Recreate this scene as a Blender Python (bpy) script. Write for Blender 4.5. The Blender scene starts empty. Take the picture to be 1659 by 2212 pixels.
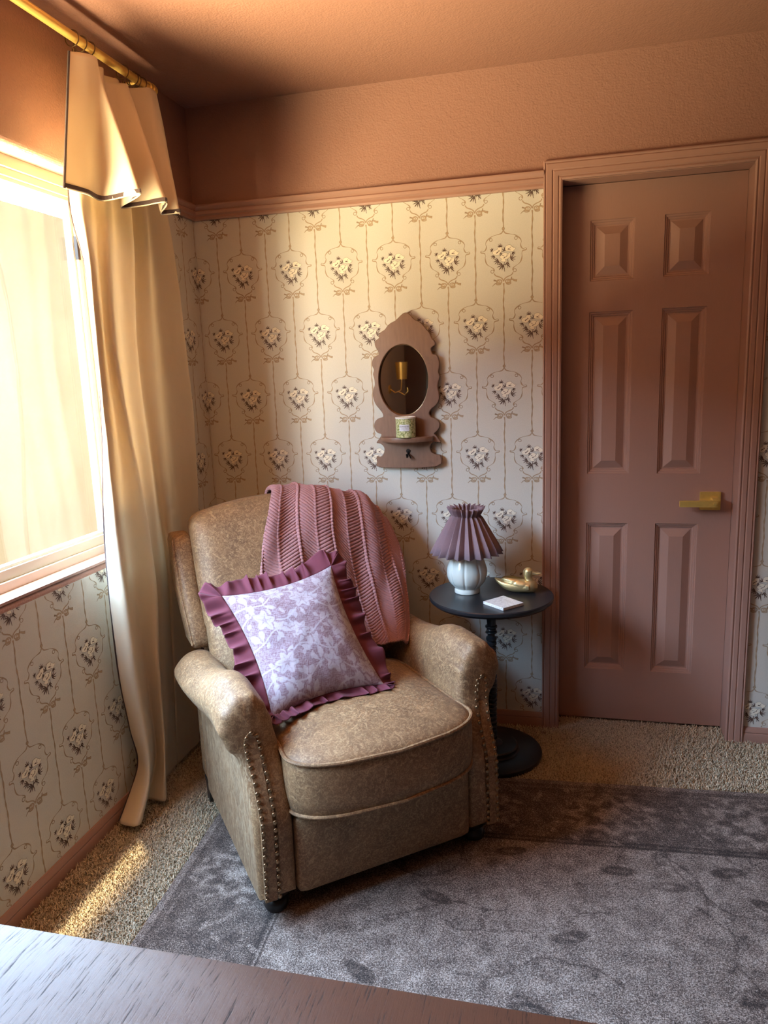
import bpy, bmesh, math, random
import numpy as np
from mathutils import Vector, Matrix, noise
random.seed(7); rng = np.random.default_rng(7)
S = bpy.context.scene
C = S.collection
PI = math.pi

# ------------------------------------------------------------------ camera, light, exposure
cam = bpy.data.objects.new('camera', bpy.data.cameras.new('camera')); C.objects.link(cam)
cam.data.sensor_fit = 'HORIZONTAL'; cam.data.sensor_width = 36; cam.data.lens = 1574.9 / 1659 * 36
cam.data.clip_start = 0.05
cam.location = (1.4094, -2.7754, 1.4121)
cam.rotation_euler = (math.radians(79.244), math.radians(2.139), math.radians(13.477))
S.camera = cam
S.view_settings.view_transform = 'Standard'; S.view_settings.look = 'None'
S.view_settings.exposure = 1.22; S.view_settings.gamma = 1.0; S.view_settings.use_curve_mapping = False
S.cycles.use_denoising = True
S.cycles.max_bounces = 10; S.cycles.diffuse_bounces = 6; S.cycles.transparent_max_bounces = 12
S.cycles.sample_clamp_indirect = 6.0

SKY = (15.5, 19.0, 22.5); ZENITH = (10.0, 15.4, 22.4); GROUND = (38.0, 30.2, 16.6)
w = bpy.data.worlds.new('daylight'); S.world = w; w.use_nodes = True
nt = w.node_tree; nt.nodes.clear()
o_ = nt.nodes.new('ShaderNodeOutputWorld'); bg = nt.nodes.new('ShaderNodeBackground')
tc = nt.nodes.new('ShaderNodeTexCoord'); sp = nt.nodes.new('ShaderNodeSeparateXYZ')
mr = nt.nodes.new('ShaderNodeMapRange'); mr.inputs[1].default_value = -0.12; mr.inputs[2].default_value = 0.10
mx = nt.nodes.new('ShaderNodeMix'); mx.data_type = 'RGBA'
mx.inputs[6].default_value = (*GROUND, 1); mx.inputs[7].default_value = (*SKY, 1)
mr2 = nt.nodes.new('ShaderNodeMapRange'); mr2.inputs[1].default_value = 0.12; mr2.inputs[2].default_value = 0.55
mx2 = nt.nodes.new('ShaderNodeMix'); mx2.data_type = 'RGBA'; mx2.inputs[6].default_value = (*SKY, 1); mx2.inputs[7].default_value = (*ZENITH, 1)
nt.links.new(sp.outputs['Z'], mr2.inputs[0]); nt.links.new(mr2.outputs[0], mx2.inputs[0]); nt.links.new(mx2.outputs[2], mx.inputs[7])
nt.links.new(tc.outputs['Generated'], sp.inputs[0]); nt.links.new(sp.outputs['Z'], mr.inputs[0])
nt.links.new(mr.outputs[0], mx.inputs[0]); nt.links.new(mx.outputs[2], bg.inputs[0]); nt.links.new(bg.outputs[0], o_.inputs[0])
bg.inputs[1].default_value = 1.0

WY0, WY1, WZ0, WZ1 = -0.60, -2.20, 0.858, 2.035       # window opening in the left wall
sun = bpy.data.objects.new('sun', bpy.data.lights.new('sun', 'SUN')); C.objects.link(sun)
sun.data.energy = 5.0; sun.data.color = (1.0, 0.80, 0.48); sun.data.angle = math.radians(2.5)
sun.rotation_euler = Vector((0.165, -0.20, -1.0)).to_track_quat('-Z', 'Y').to_euler()
portal = bpy.data.objects.new('window_portal', bpy.data.lights.new('window_portal', 'AREA')); C.objects.link(portal)
portal.data.shape = 'RECTANGLE'; portal.data.size = WY0 - WY1; portal.data.size_y = WZ1 - WZ0
portal.data.cycles.is_portal = True
portal.location = (-0.13, (WY0 + WY1) / 2, (WZ0 + WZ1) / 2)
portal.rotation_euler = (PI / 2, 0, -PI / 2)

# ------------------------------------------------------------------ material helpers
class NT:
    def __init__(s, name):
        s.m = bpy.data.materials.new(name); s.m.use_nodes = True; s.t = s.m.node_tree; s.n = s.t.nodes
        s.b = s.n['Principled BSDF']; s.out = s.n['Material Output']
    def new(s, typ, **kw):
        n = s.n.new(typ)
        for k, v in kw.items(): setattr(n, k, v)
        return n
    def lk(s, a, b): s.t.links.new(a, b)
    def coord(s, scale=(1, 1, 1), rot=(0, 0, 0), kind='Object'):
        c = s.new('ShaderNodeTexCoord'); m = s.new('ShaderNodeMapping')
        m.inputs['Scale'].default_value = scale; m.inputs['Rotation'].default_value = rot
        s.lk(c.outputs[kind], m.inputs[0]); return m.outputs[0]
    def noise(s, scale, detail=3, rough=0.5, co=None, dist=0):
        n = s.new('ShaderNodeTexNoise'); n.inputs['Scale'].default_value = scale
        n.inputs['Detail'].default_value = detail; n.inputs['Roughness'].default_value = rough
        n.inputs['Distortion'].default_value = dist
        if co is None: co = s.coord()
        s.lk(co, n.inputs['Vector']); return n.outputs[0]
    def ramp(s, fac, stops):
        r = s.new('ShaderNodeValToRGB'); e = r.color_ramp.elements
        while len(e) < len(stops): e.new(0.5)
        for i, (p, c) in enumerate(stops):
            e[i].position = p; e[i].color = (*c, 1) if len(c) == 3 else c
        s.lk(fac, r.inputs[0]); return r.outputs[0]
    def mix(s, fac, a, b, mode='MIX'):
        n = s.new('ShaderNodeMix', data_type='RGBA', blend_type=mode)
        for i, v in ((0, fac), (6, a), (7, b)):
            if isinstance(v, (int, float)): n.inputs[i].default_value = v
            elif isinstance(v, tuple): n.inputs[i].default_value = (*v, 1)
            else: s.lk(v, n.inputs[i])
        return n.outputs[2]
    def math(s, op, a, b=0.0):
        n = s.new('ShaderNodeMath', operation=op)
        for i, v in ((0, a), (1, b)):
            if isinstance(v, (int, float)): n.inputs[i].default_value = v
            else: s.lk(v, n.inputs[i])
        return n.outputs[0]
    def base(s, v):
        if isinstance(v, tuple): s.b.inputs['Base Color'].default_value = (*v, 1)
        else: s.lk(v, s.b.inputs['Base Color'])
    def set(s, **kw):
        for k, v in kw.items():
            i = s.b.inputs[k.replace('_', ' ')]
            if isinstance(v, (int, float, tuple)): i.default_value = v
            else: s.lk(v, i)
    def bump(s, h, strength=0.3, dist=0.002):
        b = s.new('ShaderNodeBump'); b.inputs['Strength'].default_value = strength; b.inputs['Distance'].default_value = dist
        s.lk(h, b.inputs['Height']); s.lk(b.outputs[0], s.b.inputs['Normal'])

def simple(name, col, rough=0.5, metal=0.0, var=0.0, scale=30, bump=0.0, **kw):
    t = NT(name)
    if var:
        n = t.noise(scale, 4)
        t.base(t.mix(n, tuple(c * (1 - var) for c in col), tuple(min(1, c * (1 + var)) for c in col)))
        if bump: t.bump(n, bump, 0.001)
    else: t.base(col)
    t.set(Roughness=rough, Metallic=metal, **kw)
    return t.m

# paint (walls above the rail, ceiling): orange-peel texture
PAINT = (0.325, 0.168, 0.122)
def paint_tex():
    t = NT('brown_paint_textured'); t.base(PAINT); t.set(Roughness=0.48)
    a = t.noise(150, 4, 0.6); b = t.noise(45, 3, 0.5)
    h = t.math('ADD', a, t.math('MULTIPLY', b, 0.8)); t.bump(h, 0.55, 0.004); return t.m
def paint_smooth(name='brown_paint_trim', grain=False):
    t = NT(name); t.base((0.390, 0.222, 0.172)); t.set(Roughness=0.42)
    if grain:
        n = t.noise(60, 4, 0.6, t.coord((9, 9, 0.45)), 0.6); t.bump(n, 0.35, 0.0012)
    else:
        n = t.noise(90, 3, 0.5, t.coord((1, 1, 1))); t.bump(n, 0.12, 0.0006)
    return t.m
M = {}
M['paint'] = paint_tex(); M['paint_fill_cut'] = simple('dark_brown_fill_cut', (0.105, 0.060, 0.045), 0.5); M['trim'] = paint_smooth(); M['doorpaint'] = paint_smooth('brown_paint_door', True)  # rear and right walls coloured darker to cut bounced fill light
def paper():
    t = NT('wallpaper_ground'); n = t.noise(260, 3, 0.6, t.coord((1, 1, 1)))
    t.base(t.mix(n, (0.595, 0.585, 0.525), (0.70, 0.685, 0.62))); t.set(Roughness=0.6)
    big = t.noise(22, 3); t.bump(t.math('ADD', t.math('MULTIPLY', n, 0.25), big), 0.22, 0.003); return t.m
M['paper'] = paper()
M['ribbon'] = simple('wallpaper_ribbon', (0.46, 0.345, 0.225), 0.6, var=0.15, scale=300)
M['ribbon_dark'] = simple('wallpaper_ribbon_edge', (0.33, 0.245, 0.16), 0.6)
M['leafink'] = simple('wallpaper_leaf', (0.115, 0.07, 0.055), 0.6)
M['petal'] = simple('wallpaper_petal', (0.87, 0.82, 0.68), 0.6)
M['vinyl'] = simple('window_vinyl', (0.50, 0.45, 0.36), 0.35, var=0.03)
M['brass'] = simple('brushed_brass', (0.88, 0.62, 0.17), 0.32, 0.6, var=0.12, scale=60, bump=0.05)
M['duckbrass'] = simple('duck_brass', (0.72, 0.58, 0.29), 0.42, 0.75, var=0.22, scale=45, bump=0.08)
M['wire'] = simple('dark_ring_metal', (0.16, 0.10, 0.05), 0.3, 0.9)
M['blackmetal'] = simple('black_metal', (0.02, 0.018, 0.018), 0.35, 0.6)
M['blackwood'] = simple('black_painted_wood', (0.016, 0.017, 0.020), 0.30, 0, var=0.3, scale=90, bump=0.03)
M['legwood'] = simple('black_chair_leg', (0.018, 0.014, 0.012), 0.38)
M['nail'] = simple('antique_brass_nail', (0.30, 0.20, 0.11), 0.32, 0.9, var=0.2)
M['whiteceramic'] = simple('white_wax', (0.85, 0.83, 0.76), 0.4)
M['labelpaper'] = simple('white_label', (0.75, 0.78, 0.84), 0.5)
M['ink'] = simple('label_ink', (0.03, 0.03, 0.04), 0.5)

def leather(name='distressed_tan_leather', rot=0.0, stretch=(1, 1, 1), ff=.50, light=(0.48, 0.305, 0.150), mid=(0.245, 0.132, 0.058), dark=(0.132, 0.067, 0.029)):
    t = NT(name)
    co = t.coord(stretch, (0, 0, rot))
    big = t.noise(9, 6, 0.72, co); fine = t.noise(110, 6, 0.72, co, 1.6); scr = t.noise(22, 9, 0.8, co, 3.0)
    c1 = t.mix(t.ramp(big, [(0.3, (0, 0, 0)), (0.72, (1, 1, 1))]), dark, mid)
    f = t.math('MULTIPLY', t.ramp(fine, [(0.48, (0, 0, 0)), (0.60, (1, 1, 1))]), ff)
    c2 = t.mix(f, c1, light)
    f2 = t.math('MULTIPLY', t.ramp(scr, [(0.535, (0, 0, 0)), (0.60, (1, 1, 1))]), 0.62)
    t.base(t.mix(f2, c2, light)); t.set(Roughness=0.60, Sheen_Weight=0.05)
    t.b.inputs['Sheen Tint'].default_value = (0.8, 0.7, 0.55, 1)
    t.bump(t.math('ADD', fine, scr), 0.28, 0.0015); return t.m
M['leather'] = leather()
M['leather_side'] = leather('distressed_leather_streaked', 0, (1.5, 1.5, 0.22), .95, light=(0.44, 0.32, 0.19))

def fabric(name, col, col2=None, weave=900, rough=0.9, bump=0.3, translucent=0.0, sheen=0.2):
    t = NT(name); col2 = col2 or tuple(c * 0.82 for c in col)
    n = t.noise(7, 4, 0.6); f = t.noise(weave, 2, 0.5)
    t.base(t.mix(t.math('MULTIPLY', t.math('ADD', n, f), 0.5), col2, col)); t.set(Roughness=rough, Sheen_Weight=sheen)
    t.bump(t.math('ADD', f, t.math('MULTIPLY', t.noise(40, 4), 2.0)), bump, 0.001)
    if translucent:
        tr = t.new('ShaderNodeBsdfTranslucent'); tr.inputs[0].default_value = (*col, 1)
        ms = t.new('ShaderNodeMixShader'); ms.inputs[0].default_value = translucent
        t.lk(t.b.outputs[0], ms.inputs[1]); t.lk(tr.outputs[0], ms.inputs[2]); t.lk(ms.outputs[0], t.out.inputs[0])
    return t.m
M['curtain'] = fabric('cream_curtain_cloth', (0.74, 0.635, 0.475), (0.66, 0.56, 0.41), translucent=0.24)
M['curtaintrim'] = fabric('dark_curtain_trim', (0.045, 0.022, 0.02))
M['ruffle'] = fabric('burgundy_ruffle', (0.150, 0.028, 0.046), (0.115, 0.020, 0.034), sheen=0.05)
def knit():
    t = NT('dusty_rose_knit'); f = t.noise(420, 3, 0.7); n = t.noise(9, 3)
    t.base(t.mix(t.math('MULTIPLY', t.math('ADD', f, n), 0.5), (0.30, 0.125, 0.125), (0.50, 0.255, 0.245))); t.set(Roughness=0.95, Sheen_Weight=0.4)
    t.b.inputs['Sheen Tint'].default_value = (0.9, 0.6, 0.6, 1)
    t.bump(f, 0.6, 0.002); return t.m
M['knit'] = knit()
def printed():
    t = NT('lavender_floral_linen')
    a = t.new('ShaderNodeVertexColor'); a.layer_name = 'print'
    f1 = t.noise(60, 2, 0.6, t.coord((14, 1.2, 1.2))); f2 = t.noise(60, 2, 0.6, t.coord((1.2, 1.2, 14)))
    s = t.math('ADD', f1, f2); w_ = t.ramp(s, [(0.40, (0.1,) * 3), (0.62, (1,) * 3)])
    sep = t.new('ShaderNodeSeparateColor'); t.lk(a.outputs[0], sep.inputs[0])
    col = t.mix(sep.outputs[0], (0.205, 0.115, 0.140), (0.385, 0.325, 0.360))
    slub = t.math('MULTIPLY', t.ramp(t.math('ADD', f1, f2), [(0.98, (0,) * 3), (1.12, (1,) * 3)]), 0.4)
    t.base(t.mix(slub, col, (0.50, 0.44, 0.49))); t.set(Roughness=0.9, Sheen_Weight=0.25)
    t.bump(s, 0.5, 0.0012); return t.m
M['print'] = printed()
def carpet(name, a, b, c, scale):
    t = NT(name); n = t.noise(scale, 3, 0.7); n2 = t.noise(6, 3)
    t.base(t.ramp(t.math('ADD', t.math('MULTIPLY', n, 0.85), t.math('MULTIPLY', n2, 0.15)), [(0.34, a), (0.5, b), (0.66, c)])); t.set(Roughness=1.0)
    t.bump(n, 0.9, 0.006); return t.m
M['carpet'] = carpet('beige_carpet', (0.16, 0.105, 0.06), (0.40, 0.30, 0.19), (0.60, 0.49, 0.34), 160)
M['pile'] = carpet('beige_pile', (0.36, 0.275, 0.165), (0.80, 0.66, 0.47), (0.96, 0.85, 0.65), 120)
def rugmat():
    t = NT('distressed_rug'); a = t.new('ShaderNodeVertexColor'); a.layer_name = 'print'
    sep = t.new('ShaderNodeSeparateColor'); t.lk(a.outputs[0], sep.inputs[0])
    n = t.noise(330, 2, 0.8); n2 = t.noise(18, 4, 0.7)
    v = t.math('ADD', sep.outputs[0], t.math('MULTIPLY', t.math('SUBTRACT', n2, 0.5), 0.35))
    v = t.math('ADD', v, t.math('MULTIPLY', t.math('SUBTRACT', n, 0.5), 2.6))
    t.base(t.ramp(v, [(0.0, (0.022, 0.015, 0.013)), (0.45, (0.130, 0.094, 0.076)), (1.0, (0.52, 0.435, 0.375))])); t.set(Roughness=0.95)
    t.bump(n, 0.7, 0.003); return t.m
M['rug'] = rugmat()
def mirrorwood():
    t = NT('worn_brown_painted_wood'); n = t.noise(30, 5, 0.65, t.coord((3, 1, 0.5))); p = t.noise(14, 4, 0.7)
    c = t.mix(n, (0.165, 0.085, 0.052), (0.275, 0.152, 0.098)); k = t.ramp(p, [(0.62, (0,) * 3), (0.75, (1,) * 3)])
    t.base(t.mix(t.math('MULTIPLY', k, 0.6), c, (0.14, 0.08, 0.06))); t.set(Roughness=0.45); t.bump(n, 0.2, 0.001); return t.m
M['mirrorwood'] = mirrorwood()
def glassmat():
    t = NT('window_glass'); tr = t.new('ShaderNodeBsdfTransparent'); g = t.new('ShaderNodeBsdfGlossy'); g.inputs[1].default_value = 0.02
    ms = t.new('ShaderNodeMixShader'); ms.inputs[0].default_value = 0.06
    t.lk(tr.outputs[0], ms.inputs[1]); t.lk(g.outputs[0], ms.inputs[2]); t.lk(ms.outputs[0], t.out.inputs[0]); return t.m
M['glass'] = glassmat()
def mirrorglass():
    t = NT('old_mirror'); n = t.noise(420, 2, 0.5); d = t.ramp(n, [(0.74, (0,) * 3), (0.80, (1,) * 3)])
    t.base(t.mix(d, (0.62, 0.56, 0.53), (0.7, 0.7, 0.7))); t.set(Metallic=1.0, Roughness=t.math('ADD', t.math('MULTIPLY', d, 0.5), 0.02)); return t.m
M['mirror'] = mirrorglass()
def deskwood():
    t = NT('dark_rough_sawn_wood')
    dash = t.noise(22, 7, 0.74, t.coord((22, 1.0, 1), (0, 0, 0.10)), 0.05)
    dash2 = t.noise(22, 5, 0.7, t.coord((1.2, 15, 1), (0, 0, 0.5)), 0.3)
    big = t.noise(7, 3)
    sp_ = t.new('ShaderNodeSeparateXYZ'); t.lk(t.coord(), sp_.inputs[0])
    sel = t.ramp(t.math('ADD', sp_.outputs[1], 0.5), [(0.40, (1,) * 3), (0.402, (0,) * 3)])
    d = t.mix(sel, dash, dash2)
    mk = t.ramp(d, [(0.37, (1,) * 3), (0.44, (0,) * 3)])
    c = t.mix(big, (0.085, 0.045, 0.032), (0.14, 0.078, 0.058))
    t.base(t.mix(mk, c, (0.025, 0.016, 0.014)))
    t.set(Roughness=t.math('ADD', t.math('MULTIPLY', mk, 0.35), 0.36), Coat_Weight=0.08, Coat_Roughness=0.30); t.bump(d, 0.25, 0.001); return t.m
M['desk'] = deskwood()
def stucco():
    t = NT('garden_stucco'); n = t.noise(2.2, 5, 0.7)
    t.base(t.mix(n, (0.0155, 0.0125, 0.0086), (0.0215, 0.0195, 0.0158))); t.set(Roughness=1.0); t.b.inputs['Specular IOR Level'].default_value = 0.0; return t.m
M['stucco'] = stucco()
def shade():
    t = NT('mauve_linen_shade'); f = t.noise(500, 3, 0.7, t.coord((1, 1, 2.2)))
    t.base(t.mix(f, (0.16, 0.100, 0.115), (0.30, 0.205, 0.235))); t.set(Roughness=0.85, Sheen_Weight=0.15); t.bump(f, 0.3, 0.0006); return t.m
M['shade'] = shade()
M['celadon'] = simple('white_crackle_glaze', (0.70, 0.73, 0.68), 0.16, var=0.06, scale=9, Coat_Weight=0.5)
def marble():
    t = NT('white_marble'); n = t.noise(26, 6, 0.6, t.coord((1, 2.5, 1), (0, 0, 0.6)), 1.5)
    t.base(t.ramp(n, [(0.47, (0.80, 0.80, 0.79)), (0.50, (0.45, 0.44, 0.43)), (0.53, (0.82, 0.82, 0.81))])); t.set(Roughness=0.25); return t.m
M['marble'] = marble()
def canmat():
    t = NT('green_floral_paper'); v = t.new('ShaderNodeTexVoronoi'); v.inputs['Scale'].default_value = 230; t.lk(t.coord(), v.inputs[0])
    n = t.noise(150, 4, 0.7)
    c = t.ramp(n, [(0.40, (0.16, 0.20, 0.06)), (0.5, (0.50, 0.55, 0.20)), (0.60, (0.78, 0.78, 0.48))])
    t.base(t.mix(t.ramp(v.outputs[0], [(0.25, (1,) * 3), (0.4, (0,) * 3)]), c, (0.72, 0.74, 0.50))); t.set(Roughness=0.3); return t.m
M['can'] = canmat()

# ------------------------------------------------------------------ mesh helpers
def mk(name, V, F, mat, parent=None, smooth=True, mi=None, loc=None, sharp=None):
    me = bpy.data.meshes.new(name); me.from_pydata([tuple(map(float, v)) for v in V], [], [tuple(map(int, f)) for f in F]); me.update()
    for m_ in (mat if isinstance(mat, (list, tuple)) else [mat]): me.materials.append(m_)
    if mi is not None: me.polygons.foreach_set('material_index', list(map(int, mi)))
    if smooth: me.polygons.foreach_set('use_smooth', [True] * len(me.polygons))
    if sharp: me.set_sharp_from_angle(angle=math.radians(sharp))
    o = bpy.data.objects.new(name, me); C.objects.link(o)
    if parent: o.parent = parent
    if loc: o.location = loc
    return o
def empty(name, loc, label=None, cat=None, group=None, rz=0, kind=None):
    o = bpy.data.objects.new(name, None); C.objects.link(o); o.location = loc; o.rotation_euler = (0, 0, rz); o.empty_display_size = 0.05
    tag(o, label, cat, group, kind); return o
def tag(o, label=None, cat=None, group=None, kind=None):
    for k, v in (('label', label), ('category', cat), ('group', group), ('kind', kind)):
        if v: o[k] = v
    return o
class MB:
    def __init__(s): s.v = []; s.f = []; s.m = []
    def add(s, V, F, m=0):
        b = len(s.v); s.v += [tuple(map(float, v)) for v in V]; s.f += [tuple(int(i) + b for i in f) for f in F]; s.m += [m] * len(F); return s
    def box(s, x0, x1, y0, y1, z0, z1, m=0):
        V = [(x, y, z) for x in (x0, x1) for y in (y0, y1) for z in (z0, z1)]
        return s.add(V, [(0, 1, 3, 2), (4, 6, 7, 5), (0, 4, 5, 1), (2, 3, 7, 6), (0, 2, 6, 4), (1, 5, 7, 3)], m)
    def tube(s, pts, r, n=8, m=0, closed=False, caps=True):
        pts = [Vector(p) for p in pts]; N = len(pts); V = []; prev = None
        for i, p in enumerate(pts):
            a = pts[(i - 1) % N] if (closed or i > 0) else p; b = pts[(i + 1) % N] if (closed or i < N - 1) else p
            t = (b - a).normalized()
            if prev is None:
                u = t.orthogonal().normalized()
            else:
                u = (prev - t * prev.dot(t)); u = u.normalized() if u.length > 1e-6 else t.orthogonal().normalized()
            prev = u; v = t.cross(u); rr = r[i] if isinstance(r, (list, tuple)) else r
            for k in range(n):
                an = 2 * PI * k / n; V.append(p + u * (math.cos(an) * rr) + v * (math.sin(an) * rr))
        F = []
        for i in range(N if closed else N - 1):
            for k in range(n):
                j = (i + 1) % N; F.append((i * n + k, i * n + (k + 1) % n, j * n + (k + 1) % n, j * n + k))
        if caps and not closed: F += [tuple(range(n))[::-1], tuple(range((N - 1) * n, N * n))]
        return s.add(V, F, m)
    def lathe(s, prof, n=32, c=(0, 0, 0), m=0, mod=None):
        V = []
        for (r, z) in prof:
            for k in range(n):
                a = 2 * PI * k / n; rr = r * (mod(a, z) if mod else 1); V.append((c[0] + rr * math.cos(a), c[1] + rr * math.sin(a), c[2] + z))
        F = [(i * n + k, i * n + (k + 1) % n, (i + 1) * n + (k + 1) % n, (i + 1) * n + k) for i in range(len(prof) - 1) for k in range(n)]
        F += [tuple(range(n))[::-1], tuple(range((len(prof) - 1) * n, len(prof) * n))]
        return s.add(V, F, m)
    def build(s, name, mat, parent=None, smooth=True, sharp=35, loc=None):
        return mk(name, s.v, s.f, mat, parent, smooth, s.m, loc, sharp if smooth else None)
def rbox(c, s, r, n=10, bulge=(0, 0, 0), warp=None):
    """rounded box grid; bulge pushes each face outward in a crown"""
    hx, hy, hz = s[0] / 2, s[1] / 2, s[2] / 2; V = []; F = []; idx = {}
    def vid(p):
        k = tuple(round(q, 5) for q in p)
        if k not in idx: idx[k] = len(V); V.append(p)
        return idx[k]
    g = [-1 + 2 * i / n for i in range(n + 1)]
    g = [math.copysign(abs(t) ** 0.75, t) for t in g]
    for ax in range(3):
        for sg in (-1, 1):
            for i in range(n):
                for j in range(n):
                    q = []
                    for (a, b) in ((g[i], g[j]), (g[i + 1], g[j]), (g[i + 1], g[j + 1]), (g[i], g[j + 1])):
                        p = [0, 0, 0]; p[ax] = sg; p[(ax + 1) % 3] = a; p[(ax + 2) % 3] = b; q.append(vid(tuple(p)))
                    F.append(q if sg > 0 else q[::-1])
    out = []
    for u, v, w_ in V:
        p = Vector((u * hx, v * hy, w_ * hz))
        inner = Vector((max(-hx + r, min(hx - r, p.x)), max(-hy + r, min(hy - r, p.y)), max(-hz + r, min(hz - r, p.z))))
        d = p - inner
        if d.length > 1e-7: p = inner + d.normalized() * r
        p.x += math.copysign(bulge[0], u) * (abs(u) ** 3) * (1 - v * v) * (1 - w_ * w_)
        p.y += math.copysign(bulge[1], v) * (abs(v) ** 3) * (1 - u * u) * (1 - w_ * w_)
        p.z += math.copysign(bulge[2], w_) * (abs(w_) ** 3) * (1 - u * u) * (1 - v * v)
        p += Vector(c)
        out.append(warp(p) if warp else p)
    return out, F
def catmull(P, k=6, closed=False):
    P = [Vector(p) for p in P]; n = len(P); out = []
    for i in range(n if closed else n - 1):
        p0 = P[(i - 1) % n] if closed or i > 0 else P[0]; p1 = P[i]; p2 = P[(i + 1) % n]; p3 = P[(i + 2) % n] if closed or i < n - 2 else P[-1]
        for j in range(k):
            t = j / k; out.append(0.5 * ((2 * p1) + (-p0 + p2) * t + (2 * p0 - 5 * p1 + 4 * p2 - p3) * t * t + (-p0 + 3 * p1 - 3 * p2 + p3) * t ** 3))
    if not closed: out.append(P[-1])
    return out
def sm(a, b, x): t = max(0.0, min(1.0, (x - a) / (b - a))); return t * t * (3 - 2 * t)
def grid_faces(nu, nv, off=0): return [(off + i * nv + j, off + (i + 1) * nv + j, off + (i + 1) * nv + j + 1, off + i * nv + j + 1) for i in range(nu - 1) for j in range(nv - 1)]
def text_mesh(s, size, name, mat, parent, loc, rot):
    cu = bpy.data.curves.new(name, 'FONT'); cu.body = s; cu.size = size; cu.align_x = 'CENTER'; cu.align_y = 'CENTER'; cu.extrude = 0.00015
    o = bpy.data.objects.new('tmp', cu); C.objects.link(o); bpy.context.view_layer.update()
    me = bpy.data.meshes.new_from_object(o.evaluated_get(bpy.context.evaluated_depsgraph_get())); bpy.data.objects.remove(o)
    return me

# ------------------------------------------------------------------ room shell
H = 2.435; RX = 3.45; RY = -3.95; RAIL = 2.03; DX0, DX1, DZ = 1.408, 2.020, 2.045
st = lambda o: tag(o, kind='structure')
st(MB().box(-0.15, RX + .1, RY - .1, 0.22, -0.1, -0.001).build('floor', M['carpet'], smooth=False))
st(MB().box(-0.02, RX + .02, RY - .02, 0.02, H, H + 0.1).build('ceiling', M['paint'], smooth=False))

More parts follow.
